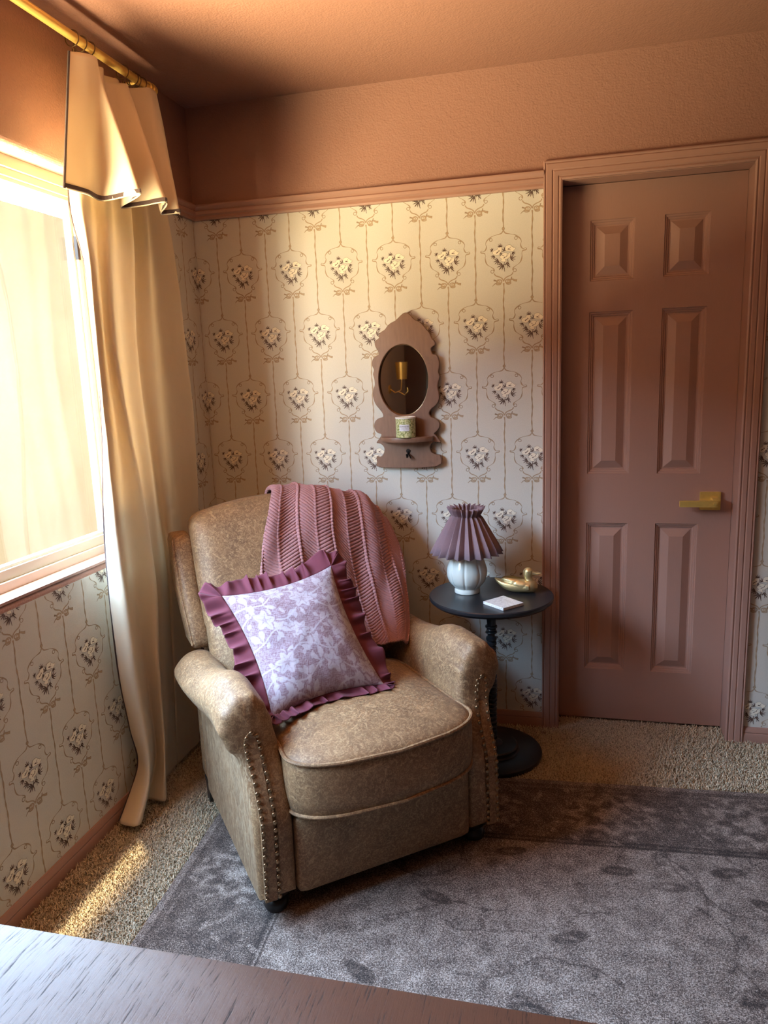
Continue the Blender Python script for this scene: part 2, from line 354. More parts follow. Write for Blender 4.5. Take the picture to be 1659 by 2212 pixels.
# ---- wallpaper print: ribbon medallions on a half-drop lattice, drawn as flat ink shapes just proud of the paper
PX, PZ = 0.2023, 0.4816; UX = 0.0002035; UZ = 0.0001935
def strip(pts, wd, k=5):
    P = catmull([(a, b, 0) for a, b in pts], k); V = []; n = len(P)
    for i, p in enumerate(P):
        t = (P[min(i + 1, n - 1)] - P[max(i - 1, 0)]).normalized(); nn = Vector((-t.y, t.x, 0)); ww = wd(i / (n - 1)) if callable(wd) else wd
        V += [p + nn * ww, p - nn * ww]
    return [(v.x, v.y) for v in V], [(2 * i, 2 * i + 1, 2 * i + 3, 2 * i + 2) for i in range(n - 1)]
def motif():
    parts = []   # (verts2d, faces, layer, mat)
    def S_(pts, wd, lay=0, m=1, k=4): v, f = strip(pts, wd, k); parts.append((v, f, lay, m))
    half = [(0, 25), (32, 77), (97, 97), (177, 114), (237, 148), (292, 197), (312, 249), (297, 298), (312, 349), (342, 376), (387, 365), (397, 396), (337, 411), (319, 450), (322, 510), (307, 579), (277, 626), (217, 667), (172, 703), (162, 742)]
    low = [(167, 783), (137, 826), (67, 855), (22, 887), (0, 935)]
    for sx in (1, -1):
        S_([(sx * a, b) for a, b in half], lambda t: 6.5 + 3.5 * math.sin(t * 34), 0, 2, 3)
        S_([(sx * a, b) for a, b in half], lambda t: 3 + 3 * math.sin(t * 34), 1, 1, 3)
        S_([(sx * a, b) for a, b in low], 9, 0, 2, 3); S_([(sx * a, b) for a, b in low], 5.5, 1, 1, 3)
        for cx, cy, r in ((219, 182, 25), (197, 748, 28)):
            S_([(sx * cx + r * math.cos(a), cy + r * math.sin(a)) for a in np.linspace(0, 2 * PI, 10)], 5, 0, 2, 2)
        # bow
        for a0, b0, ra, rb in ((78, 935, 46, 34), (88, 972, 40, 18)):
            S_([(sx * (a0 + ra * math.cos(a)), b0 + rb * math.sin(a)) for a in np.linspace(0, 2 * PI, 12)], 9, 0, 2, 2)
            S_([(sx * (a0 + ra * math.cos(a)), b0 + rb * math.sin(a)) for a in np.linspace(0, 2 * PI, 12)], 5, 1, 1, 2)
        S_([(sx * 60, 935), (sx * 100, 915), (sx * 110, 950), (sx * 70, 955)], 8, 0, 1, 2)
    S_([(110, 930), (145, 905), (190, 925), (235, 935)], lambda t: 8 + 14 * t, 0, 2, 3); S_([(112, 930), (145, 907), (190, 926), (228, 934)], lambda t: 4 + 11 * t, 1, 1, 3)
    S_([(120, 915), (140, 880), (142, 860)], 8, 0, 2, 2)
    S_([(-110, 935), (-140, 915), (-175, 905)], lambda t: 8 + 7 * t, 0, 2, 2); S_([(-120, 960), (-160, 975), (-200, 1015)], lambda t: 11 - 8 * t, 0, 2, 2)
    # knot ball, vertical twisted ribbon down to the next knot
    for r, lay, m in ((27, 0, 2), (20, 1, 1)):
        a = [2 * PI * k / 12 for k in range(12)]; parts.append(([(r * math.cos(x), r * math.sin(x)) for x in a], [tuple(range(12))], lay, m))
    L = PZ / UZ
    ln = [(6 * math.sin(k * 0.9), 965 + (L - 990) * k / 22) for k in range(23)]
    S_(ln, lambda t: 10 + 3.5 * math.cos(t * 62), 0, 2, 4); S_(ln, lambda t: 6.8 + 3.5 * math.cos(t * 62), 1, 1, 4)
    # leaves
    def leafc(cx, cy, ang, n, spread, ln_, wd=7):
        for k in range(n):
            a = math.radians(ang + (k - (n - 1) / 2) * spread); l = ln_ * (1 - 0.12 * abs(k - (n - 1) / 2))
            dx, dy = math.cos(a), -math.sin(a); nx, ny = -dy, dx
            v = [(cx, cy), (cx + dx * l * .35 + nx * wd, cy + dy * l * .35 + ny * wd), (cx + dx * l * .7 + nx * wd * .75, cy + dy * l * .7 + ny * wd * .75), (cx + dx * l, cy + dy * l),
                 (cx + dx * l * .7 - nx * wd * .75, cy + dy * l * .7 - ny * wd * .75), (cx + dx * l * .35 - nx * wd, cy + dy * l * .35 - ny * wd)]
            parts.append((v, [(0, 1, 2, 3, 4, 5)], 2, 3))
    for a in ((-55, 320, 90, 5, 34, 72), (-190, 372, 150, 5, 36, 58), (-160, 462, 235, 4, 30, 85), (-85, 560, 205, 6, 30, 105, 8), (-10, 640, 215, 6, 30, 125, 9),
              (120, 540, 20, 5, 30, 112, 8), (60, 590, 280, 3, 32, 90), (155, 425, 310, 4, 30, 70), (25, 395, 100, 5, 40, 85, 8), (-25, 440, 180, 3, 40, 70)): leafc(*a)
    S_([(-70, 720), (0, 640), (60, 630), (90, 660), (112, 690)], 6, 2, 3, 3); S_([(20, 560), (8, 650), (12, 720), (22, 760)], 4.5, 2, 3, 2); S_([(70, 540), (82, 620), (70, 700)], 3.5, 2, 3, 2)
    # flowers
    def blob(cx, cy, ra, rb, lay, m, seed, rot=0, amp=.12):
        v = []
        for k in range(18):
            a = 2 * PI * k / 18; q = 1 + amp * math.sin(3 * a + seed) + amp * .6 * math.sin(5 * a + 2 * seed)
            x, y = ra * q * math.cos(a), rb * q * math.sin(a); v.append((cx + x * math.cos(rot) - y * math.sin(rot), cy + x * math.sin(rot) + y * math.cos(rot)))
        parts.append((v, [tuple(range(18))], lay, m))
    for cx, cy, ra, rb, rot, sd in ((100, 350, 76, 56, .1, 1), (165, 380, 48, 26, -.5, 2), (-108, 405, 82, 52, -.35, 3), (-70, 375, 42, 62, .3, 4), (18, 490, 74, 62, -.2, 5), (0, 560, 44, 30, .2, 6), (95, 480, 26, 50, .3, 7)):
        blob(cx, cy, ra, rb, 3, 3, sd, rot)
    for cx, cy, ra, rb, rot, sd in ((100, 350, 73, 53, .1, 1), (165, 380, 45, 23, -.5, 2), (-108, 405, 79, 49, -.35, 3), (-70, 375, 39, 59, .3, 4), (18, 490, 71, 59, -.2, 5), (0, 560, 41, 27, .2, 6), (95, 480, 23, 47, .3, 7)):
        blob(cx, cy, ra, rb, 4, 4, sd, rot)
    for cx, cy, ra, rb, rot in ((98, 368, 26, 9, .2), (-100, 408, 38, 7, -.6), (-78, 385, 12, 5, 1.2), (25, 508, 30, 6, -.5), (-5, 478, 18, 4, .4), (60, 480, 5, 20, .2), (120, 340, 22, 3, -1.0)):
        blob(cx, cy, ra, rb, 5, 3, 1.3, rot, .3)
    return parts
MOTIF = motif()
def print_paper(mb, mapf, u0, u1, z0, z1, umin, umax, vmin, vmax):
    """mapf(u, z, d) -> world point; lattice of unrolled coordinate u (back wall x, left wall y)"""
    for i in range(int((umin - .1901) / PX) - 2, int((umax - .1901) / PX) + 3):
        for h in (0, 1):
            cu = .1901 + (i - 0.5 * h) * PX
            for j in range(-3, 6):
                cz = 1.9041 - (j + 0.5 * h) * PZ
                if cu + .09 < umin or cu - .09 > umax or cz < vmin or cz - .49 > vmax: continue
                for ip, (v2, f2, lay, m) in enumerate(MOTIF):
                    P = [(cu + a * UX, cz - b * UZ) for a, b in v2]
                    us = [p[0] for p in P]; zs = [p[1] for p in P]
                    if max(us) < umin or min(us) > umax or max(zs) < vmin or min(zs) > vmax: continue
                    inside = min(us) >= umin and max(us) <= umax and min(zs) >= vmin and max(zs) <= vmax
                    ff = f2
                    if not inside:
                        if m in (1, 2): ff = [f for f in f2 if all(umin <= P[q][0] <= umax and vmin <= P[q][1] <= vmax for q in f)]
                        P = [(min(max(a, umin), umax), min(max(b, vmin), vmax)) for a, b in P]
                    mb.add([mapf(a, b, 0.0003 + lay * 0.00012 + ip * 0.0000035) for a, b in P], ff, m)
PM = [M['paper'], M['ribbon'], M['ribbon_dark'], M['leafink'], M['petal'], M['paint'], M['trim']]
# back wall (y = 0): paper to the left and right of the door, paint above
b = MB(); T = 0.14
b.box(-0.14, DX0 - .02, 0, T, 0, RAIL, 0); b.box(-0.14, DX0 - .02, 0, T, RAIL, H, 5); b.box(DX0 - .02, DX1 + .02, 0, T, DZ + .02, H, 5)
b.box(DX1 + .02, RX, 0, T, 0, RAIL, 0); b.box(DX1 + .02, RX, 0, T, RAIL, H, 5)
mp = lambda u, z, d: (u, -d, z)
print_paper(b, mp, 0, 0, 0, 0, 0.0, 1.343, 0.06, RAIL); print_paper(b, mp, 0, 0, 0, 0, 2.072, 2.6, 0.06, RAIL)
st(b.build('wall_back', PM, smooth=False))
# left wall (x = 0) with the window hole, rounded plaster edges on the reveal
b = MB(); r = 0.022
for (y0, y1, z0, z1, m) in ((0.0, WY0 + r, 0, RAIL, 0), (0.0, WY0 + r, RAIL, H, 5), (WY0 + r, WY1 - r, 0, WZ0 - r, 0), (WY0 + r, WY1 - r, WZ1 + r, H, 5), (WY1 - r, RY, 0, RAIL, 0), (WY1 - r, RY, RAIL, H, 5)):
    b.box(-0.14, 0, y1, y0, z0, z1, m)
# bull-nosed reveal swept round the opening
ring = []
for k in range(7):
    a = k / 6 * PI / 2; ring.append((-r + r * math.sin(a), r - r * math.cos(a) + 0.0))      # (x, outward offset)
ring = [(-0.14, 0.0)] + [(x, o) for x, o in ring]
V = []; nR = len(ring)
for (sy, sz, yy, zz) in ((1, -1, WY0, WZ0), (1, 1, WY0, WZ1), (-1, 1, WY1, WZ1), (-1, -1, WY1, WZ0)):
    for x, o in ring: V.append((x, yy + sy * o, zz + sz * o))
F = [(c * nR + k, c * nR + k + 1, ((c + 1) % 4) * nR + k + 1, ((c + 1) % 4) * nR + k) for c in range(4) for k in range(nR - 1)]
b.add(V, F, 5)
mp = lambda u, z, d: (d, u, z)
print_paper(b, mp, 0, 0, 0, 0, WY0 + r, 0.0, 0.06, RAIL); print_paper(b, mp, 0, 0, 0, 0, -2.2, WY0 + r, 0.06, WZ0 - r)
st(b.build('wall_left', PM, smooth=False))
st(MB().box(RX, RX + .12, RY, 0, 0, H, 0).build('wall_right', [M['paint_fill_cut']], smooth=False))
st(MB().box(-.14, RX + .12, RY - .12, RY, 0, H, 0).build('wall_rear', [M['paint_fill_cut']], smooth=False))

def profile_run(name, prof, p0, p1, nrm, mat=None, up=(0, 0, 1), parent=None, kind=True, m0=0, m1=0):
    """extrude moulding profile [(out, up)] from p0 to p1; m0/m1 mitre shifts per unit of out along the run"""
    p0, p1, nrm, up = Vector(p0), Vector(p1), Vector(nrm), Vector(up); t = (p1 - p0).normalized(); V = []; n = len(prof)
    for P, mt in ((p0, m0), (p1, m1)):
        for o, u in prof: V.append(P + nrm * o + up * u + t * (mt[0] * o + mt[1] * u if mt else 0))
    F = [(k, (k + 1) % n, n + (k + 1) % n, n + k) for k in range(n)] + [tuple(range(n))[::-1], tuple(range(n, 2 * n))]
    o_ = mk(name, V, F, mat or M['trim'], parent, True, None, None, 30)
    if kind and not parent: st(o_)
    return o_
RP = [(0, -.005), (0.010, -.004), (0.013, 0.002), (0.011, 0.010), (0.017, 0.016), (0.018, 0.026), (0.013, 0.031), (0.019, 0.037), (0.024, 0.044), (0.024, 0.050), (0, 0.052)]
profile_run('trim_1', RP, (0, 0, RAIL), (1.343, 0, RAIL), (0, -1, 0))
profile_run('trim_2', RP, (0, 0.0, RAIL), (0, WY0 + 0.03, RAIL), (1, 0, 0))
profile_run('trim_3', RP, (2.076, 0, RAIL), (RX, 0, RAIL), (0, -1, 0))
profile_run('trim_4', RP, (0, RY, RAIL), (RX, RY, RAIL), (0, 1, 0))
BP = [(0, -.002), (0.014, -.002), (0.014, 0.028), (0.012, 0.036), (0.010, 0.038), (0.012, 0.042), (0.009, 0.052), (0.005, 0.060), (0, 0.060)]
profile_run('baseboard_left', BP, (0, 0.0, 0), (0, RY, 0), (1, 0, 0))
profile_run('baseboard_back', BP, (0, 0, 0), (1.343, 0, 0), (0, -1, 0))
profile_run('baseboard_back', BP, (2.073, 0, 0), (RX, 0, 0), (0, -1, 0))

# ---- window
win = empty('window_1', (0, (WY0 + WY1) / 2, WZ0), kind='structure')
win.location = (0, 0, 0)
def frame_ring(mb, x0, x1, y0, y1, z0, z1, wd, m=0, wb=None):
    wb = wb or wd
    mb.box(x0, x1, y0 + wd, y0, z0, z1, m) if False else None
    mb.box(x0, x1, min(y0, y0 - wd), max(y0, y0 - wd), z0, z1, m); mb.box(x0, x1, y1, y1 + wd, z0, z1, m)
    mb.box(x0, x1, y1 + wd, y0 - wd, z1 - wd, z1, m); mb.box(x0, x1, y1 + wd, y0 - wd, z0, z0 + wb, m)
f = MB(); frame_ring(f, -0.125, -0.066, WY0, WY1, WZ0, WZ1, 0.030, wb=0.030); f.build('window_frame', M['vinyl'], win, smooth=False)
s_ = MB(); frame_ring(s_, -0.118, -0.078, WY0 - .030, WY1 + .030, WZ0 + .03, WZ1 - .03, 0.020, wb=0.030)
frame_ring(s_, -0.112, -0.088, WY0 - .050, WY1 + .050, WZ0 + .06, WZ1 - .05, 0.010, wb=0.008)
s_.box(-0.118, -0.078, -1.76, -1.72, WZ0 + .03, WZ1 - .03); s_.build('window_sash', M['vinyl'], win, smooth=False)
MB().box(-0.100, -0.096, WY1 + .045, WY0 - .045, WZ0 + .05, WZ1 - .045).build('glass_pane', M['glass'], win, smooth=False)
MB().box(-0.080, -0.070, WY0 - .062, WY0 - .050, 1.80, 1.87).build('window_latch', M['blackmetal'], win, smooth=False)
MB().box(-0.12, -0.002, WY1 + .001, WY0 - .001, WZ0 - .004, WZ0 + .004).build('window_sill', M['trim'], win, smooth=False)
# neighbour's garden wall outside
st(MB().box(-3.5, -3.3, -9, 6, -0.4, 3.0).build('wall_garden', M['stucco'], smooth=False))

# ---- door
st(MB().box(DX0 - .1, DX1 + .1, .15, .20, -.1, H).build('door_light_block', M['paint'], smooth=False))  # unseen slab added behind the door to block light leaking under it
DY = 0.085
door = empty('door_1', (0, 0, 0), kind='structure')
xs = [1.409, 1.505, 1.657, 1.756, 1.906, 2.019]; zs = [0.012, 0.222, 0.817, 1.007, 1.604, 1.712, 1.922, 2.043]
b = MB()
pan = {(1, 1), (3, 1), (1, 3), (3, 3), (1, 5), (3, 5)}
for i in range(5):
    for j in range(7):
        x0, x1, z0, z1 = xs[i], xs[i + 1], zs[j], zs[j + 1]
        if (i, j) not in pan: b.add([(x0, DY, z0), (x1, DY, z0), (x1, DY, z1), (x0, DY, z1)], [(0, 1, 2, 3)]); continue
        R_ = [(0, 0), (0.002, .004), (0.007, .005), (0.009, .009), (0.014, .010), (0.017, .014), (0.022, .014), (0.050, .001), (0.052, .001)]
        V = []
        for ins, dp in R_: V += [(x0 + ins, DY + dp, z0 + ins), (x1 - ins, DY + dp, z0 + ins), (x1 - ins, DY + dp, z1 - ins), (x0 + ins, DY + dp, z1 - ins)]
        F = [(4 * k + q, 4 * k + (q + 1) % 4, 4 * k + 4 + (q + 1) % 4, 4 * k + 4 + q) for k in range(len(R_) - 1) for q in range(4)] + [(len(V) - 4, len(V) - 3, len(V) - 2, len(V) - 1)]
        b.add(V, F)
x0, x1, z0, z1 = xs[0], xs[-1], zs[0], zs[-1]; y1 = DY + .036
b.add([(x0, DY, z0), (x1, DY, z0), (x1, DY, z1), (x0, DY, z1), (x0, y1, z0), (x1, y1, z0), (x1, y1, z1), (x0, y1, z1)], [(4, 7, 6, 5), (0, 4, 5, 1), (1, 5, 6, 2), (2, 6, 7, 3), (3, 7, 4, 0)])
slab = b.build('door_panel', M['doorpaint'], door, smooth=False)
# jamb and stops
j = MB(); j.box(DX0 - .02, DX0, 0.0, .14, 0, DZ + .02); j.box(DX1, DX1 + .02, 0.0, .14, 0, DZ + .02); j.box(DX0, DX1, 0.0, .14, DZ, DZ + .02)
j.box(DX0, DX0 + .010, DY + .037, .14, 0, DZ); j.box(DX1 - .010, DX1, DY + .037, .14, 0, DZ)
j.build('door_jamb', M['trim'], door, smooth=False)
# casing: stepped moulding with mitred corners
CP = [(0, 0.000), (0.0, 0.010), (0.006, 0.013), (0.012, 0.010), (0.015, 0.014), (0.028, 0.016), (0.032, 0.013), (0.036, 0.017), (0.052, 0.019), (0.056, 0.015), (0.060, 0.019), (0.064, 0.017), (0.064, 0.0)]
V = []; nC = len(CP)
for (bx, bz, sx, sz) in ((DX0 - .002, 0, -1, 0), (DX0 - .002, DZ + .002, -1, 1), (DX1 - .002, DZ + .002, 1, 1), (DX1 - .002, 0, 1, 0)):
    for wv, t in CP: V.append((bx + sx * wv * (0.95 if sx > 0 else 1), -t, bz + sz * wv))
F = [(c * nC + k, c * nC + (k + 1) % nC, (c + 1) * nC + (k + 1) % nC, (c + 1) * nC + k) for c in range(3) for k in range(nC)] + [tuple(range(nC)), tuple(range(3 * nC, 4 * nC))[::-1]]
mk('door_casing', V, F, M['trim'], door, True, None, None, 25)
hd = MB(); v, f = rbox((1.944, DY - .006, 0.906), (0.072, 0.012, 0.068), .002, 6); hd.add(v, f); hnd = hd.build('door_handle', M['brass'], door)
hl = MB()
v, f = rbox((1.958, DY - .028, 0.908), (0.028, 0.040, 0.026), .003, 4); hl.add(v, f)
v, f = rbox((1.898, DY - .050, 0.902), (0.132, 0.013, 0.024), .0025, 6); hl.add(v, f)
hl.build('lever', M['brass'], hnd)
k_ = MB(); k_.tube([(1.952, DY - .0565, 0.903), (1.952, DY - .061, 0.903)], 0.006, 14); k_.build('lock_button', M['brass'], hnd)

# ------------------------------------------------------------------ carpet pile (stuff)
def pile():
    pts = []
    def area(x0, x1, y0, y1, step):
        nx, ny = int((x1 - x0) / step), int((y1 - y0) / step)
        for i in range(nx):
            for k in range(ny): pts.append((x0 + (i + random.random()) * step, y0 + (k + random.random()) * step))
    area(0.015, 0.38, -1.55, -0.03, 0.0052); area(0.38, 2.35, -0.47, -0.015, 0.0058); area(1.41, 2.02, -0.015, 0.084, 0.0058)
    c, s = math.cos(math.radians(3.2)), math.sin(math.radians(3.2))
    P = np.array(pts); rx = (P[:, 0] - .302) * c + (P[:, 1] + .469) * s; ry = -(P[:, 0] - .302) * s + (P[:, 1] + .469) * c
    P = P[~((rx > -0.004) & (ry < 0.004))]; n = len(P)
    hgt = rng.uniform(.006, .015, n); a = rng.uniform(0, 2 * PI, n); rad = rng.uniform(.0015, .0026, n)
    lean = rng.uniform(.003, .014, n); la = rng.uniform(0, 2 * PI, n)
    V = np.zeros((n, 7, 3))
    for k in range(3):
        V[:, k, 0] = P[:, 0] + rad * np.cos(a + k * 2.094); V[:, k, 1] = P[:, 1] + rad * np.sin(a + k * 2.094); V[:, k, 2] = -.001
        V[:, 3 + k, 0] = P[:, 0] + lean * .5 * np.cos(la) + rad * .9 * np.cos(a + .7 + k * 2.094); V[:, 3 + k, 1] = P[:, 1] + lean * .5 * np.sin(la) + rad * .9 * np.sin(a + .7 + k * 2.094); V[:, 3 + k, 2] = hgt * .6
    V[:, 6, 0] = P[:, 0] + lean * np.cos(la); V[:, 6, 1] = P[:, 1] + lean * np.sin(la); V[:, 6, 2] = hgt
    base = np.array([[0, 1, 4], [0, 4, 3], [1, 2, 5], [1, 5, 4], [2, 0, 3], [2, 3, 5], [3, 4, 6], [4, 5, 6], [5, 3, 6]])
    Fc = (base[None] + (np.arange(n) * 7)[:, None, None]).reshape(-1, 3)
    me = bpy.data.meshes.new('carpet_pile'); me.vertices.add(n * 7); me.vertices.foreach_set('co', V.reshape(-1)); nf = len(Fc)
    me.loops.add(nf * 3); me.loops.foreach_set('vertex_index', Fc.reshape(-1).astype(np.int32)); me.polygons.add(nf)
    me.polygons.foreach_set('loop_start', np.arange(0, nf * 3, 3, dtype=np.int32)); me.update(calc_edges=True); me.validate()
    me.materials.append(M['pile']); o = bpy.data.objects.new('carpet_pile', me); C.objects.link(o)
    tag(o, 'shaggy beige wall-to-wall carpet pile around the rug', 'carpet', kind='stuff')
pile()

# ------------------------------------------------------------------ raster helper for printed cloth
class Raster:
    def __init__(s, w_, h, nx, ny, base): s.w, s.h, s.nx, s.ny = w_, h, nx, ny; s.X, s.Y = np.meshgrid(np.linspace(0, w_, nx), np.linspace(0, h, ny), indexing='ij'); s.I = np.full((nx, ny), base, float)
    def ell(s, cx, cy, ra, rb, rot, val, pet=0, amp=0, soft=.15, al=1.0):
        dx, dy = s.X - cx, s.Y - cy; u = dx * math.cos(rot) + dy * math.sin(rot); v = -dx * math.sin(rot) + dy * math.cos(rot)
        rr = np.sqrt((u / ra) ** 2 + (v / rb) ** 2)
        if pet: rr = rr / (1 + amp * np.cos(pet * np.arctan2(v / rb, u / ra)))
        m = np.clip((1 - rr) / soft + .5, 0, 1) * al; s.I = s.I * (1 - m) + val * m
    def leaf(s, cx, cy, ln, wd, rot, val, al=1.0):
        dx, dy = s.X - cx, s.Y - cy; u = (dx * math.cos(rot) + dy * math.sin(rot)) / ln; v = (-dx * math.sin(rot) + dy * math.cos(rot)) / wd
        m = np.clip((np.sin(np.clip(u, 0, 1) * PI) * 1.0 - np.abs(v)) / .2, 0, 1) * al; s.I = s.I * (1 - m) + val * m
    def line(s, pts, wd, val, al=1.0):
        P = catmull([(a, b_, 0) for a, b_ in pts], 8); D = np.full(s.I.shape, 9.0)
        for p, q in zip(P[:-1], P[1:]):
            ax, ay, bx, by = p.x, p.y, q.x, q.y; L2 = (bx - ax) ** 2 + (by - ay) ** 2 + 1e-12
            t = np.clip(((s.X - ax) * (bx - ax) + (s.Y - ay) * (by - ay)) / L2, 0, 1)
            D = np.minimum(D, np.hypot(s.X - ax - t * (bx - ax), s.Y - ay - t * (by - ay)))
        m = np.clip((wd - D) / (wd * .5) + .5, 0, 1) * al; s.I = s.I * (1 - m) + val * m
def paint_attr(me, vals, name='print'):
    ca = me.color_attributes.new(name, 'FLOAT_COLOR', 'POINT'); a = np.ones((len(me.vertices), 4)); a[:, 0] = a[:, 1] = a[:, 2] = vals; ca.data.foreach_set('color', a.reshape(-1).astype(np.float32))

# ------------------------------------------------------------------ rug
def rug():
    W_, L_ = 2.35, 3.0; nx, ny = 470, 330; LV = 1.55
    R_ = Raster(W_, LV, nx, ny, 0.52)                      # y runs away from the back edge
    R_.I[(R_.X < .335) | (R_.Y < .335)] = 0.30
    R_.I[(R_.X < .022) | (R_.Y < .022)] = 0.50
    for d in (.045, .322, .340):
        m = ((np.abs(R_.Y - d) < .004) & (R_.X > d)) | ((np.abs(R_.X - d) < .004) & (R_.Y > d)); R_.I[m] = 0.10 if d > .1 else 0.40
    rr = random.Random(5)
    def rosette(cx, cy, s, hi):
        R_.ell(cx, cy, s * 1.25, s, 0, hi, 8, .16, .2, .75); R_.ell(cx, cy, s * .95, s * .72, 0, .2, 8, .2, .2, .8); R_.ell(cx, cy, s * .5, s * .4, 0, hi, 6, .2, .3, .7)
        for k in range(8): a = k * PI / 4 + .3; R_.leaf(cx + s * 1.3 * math.cos(a), cy + s * 1.1 * math.sin(a), s * .45, s * .12, a + .9, hi, .6)
    for k in range(6): rosette(.42 + k * .42, .185, .095, .66)
    for k in range(4): rosette(.175, .60 + k * .42, .090, .66)
    for k in range(170):
        if rr.random() < .62: cx, cy = rr.uniform(.05, W_), rr.uniform(.05, .31)
        else: cx, cy = rr.uniform(.05, .31), rr.uniform(.05, LV)
        R_.leaf(cx, cy, rr.uniform(.025, .06), rr.uniform(.006, .012), rr.uniform(0, 6.3), .62, .75)
    # scrolling arcs in the border, vines, dark leaves and petals in the field
    for k in range(6):
        cx = .52 + k * .40; R_.line([(cx - .16, .22), (cx - .10, .10), (cx, .07), (cx + .10, .10), (cx + .16, .22)], .004, .5, .6)
    for k in range(26):
        x, y = rr.uniform(.3, W_), rr.uniform(.3, LV); a = rr.uniform(0, 6.3); p = [(x, y)]
        for q in range(6): a += rr.uniform(-.9, .9); x += .07 * math.cos(a); y += .07 * math.sin(a); p.append((x, y))
        R_.line(p, .0026, .12, .6)
        for q in p[1:]: R_.leaf(q[0], q[1], rr.uniform(.03, .055), rr.uniform(.006, .011), rr.uniform(0, 6.3), .18, .55)
    for cx, cy in ((1.25, .45), (1.55, .42), (1.62, .55), (1.38, .50), (.95, .40), (.75, .62), (1.1, .72), (1.85, .6), (1.5, .85), (2.05, .85), (.6, .9), (1.0, .95)):
        R_.ell(cx, cy, .048, .020, rr.uniform(-.6, .6), .10, 0, 0, .3, .85); R_.ell(cx, cy, .026, .008, .1, .36, 0, 0, .3, .8)
    for k in range(30): R_.ell(rr.uniform(.3, W_), rr.uniform(.3, LV), rr.uniform(.03, .12), rr.uniform(.02, .08), rr.uniform(0, 3), .68, 5, .15, .8, .35)
    R_.I += (np.array([[noise.noise((x * .12, y * .12, 3)) for y in range(ny)] for x in range(nx)])) * .18
    t = .007; V = []; vals = []
    for i in range(nx):
        for j_ in range(ny): V.append((R_.X[i, j_], -R_.Y[i, j_], t)); vals.append(min(1, max(0, R_.I[i, j_])))
    F = [(a, d, c, b_) for a, b_, c, d in grid_faces(nx, ny)]
    n0 = len(V); V += [(0, 0, 0), (W_, 0, 0), (W_, -LV, 0), (0, -LV, 0), (0, -LV, t), (W_, -LV, t), (0, -L_, t), (W_, -L_, t), (0, -L_, 0), (W_, -L_, 0)]; vals += [.4] * 10
    c00, c10, c11, c01 = 0, (nx - 1) * ny, nx * ny - 1, ny - 1
    F += [(n0, n0 + 1, c10, c00), (n0 + 1, n0 + 2, c11, c10), (n0 + 3, n0, c00, c01), (n0 + 4, n0 + 6, n0 + 7, n0 + 5), (n0 + 6, n0 + 8, n0 + 9, n0 + 7)]
    o = mk('area_rug', V, F, M['rug'], None, False); o.location = (.302, -.469, 0); o.rotation_euler = (0, 0, math.radians(3.2))
    paint_attr(o.data, np.array(vals)); tag(o, 'large distressed mauve grey floral rug under the armchair', 'rug')
rug()

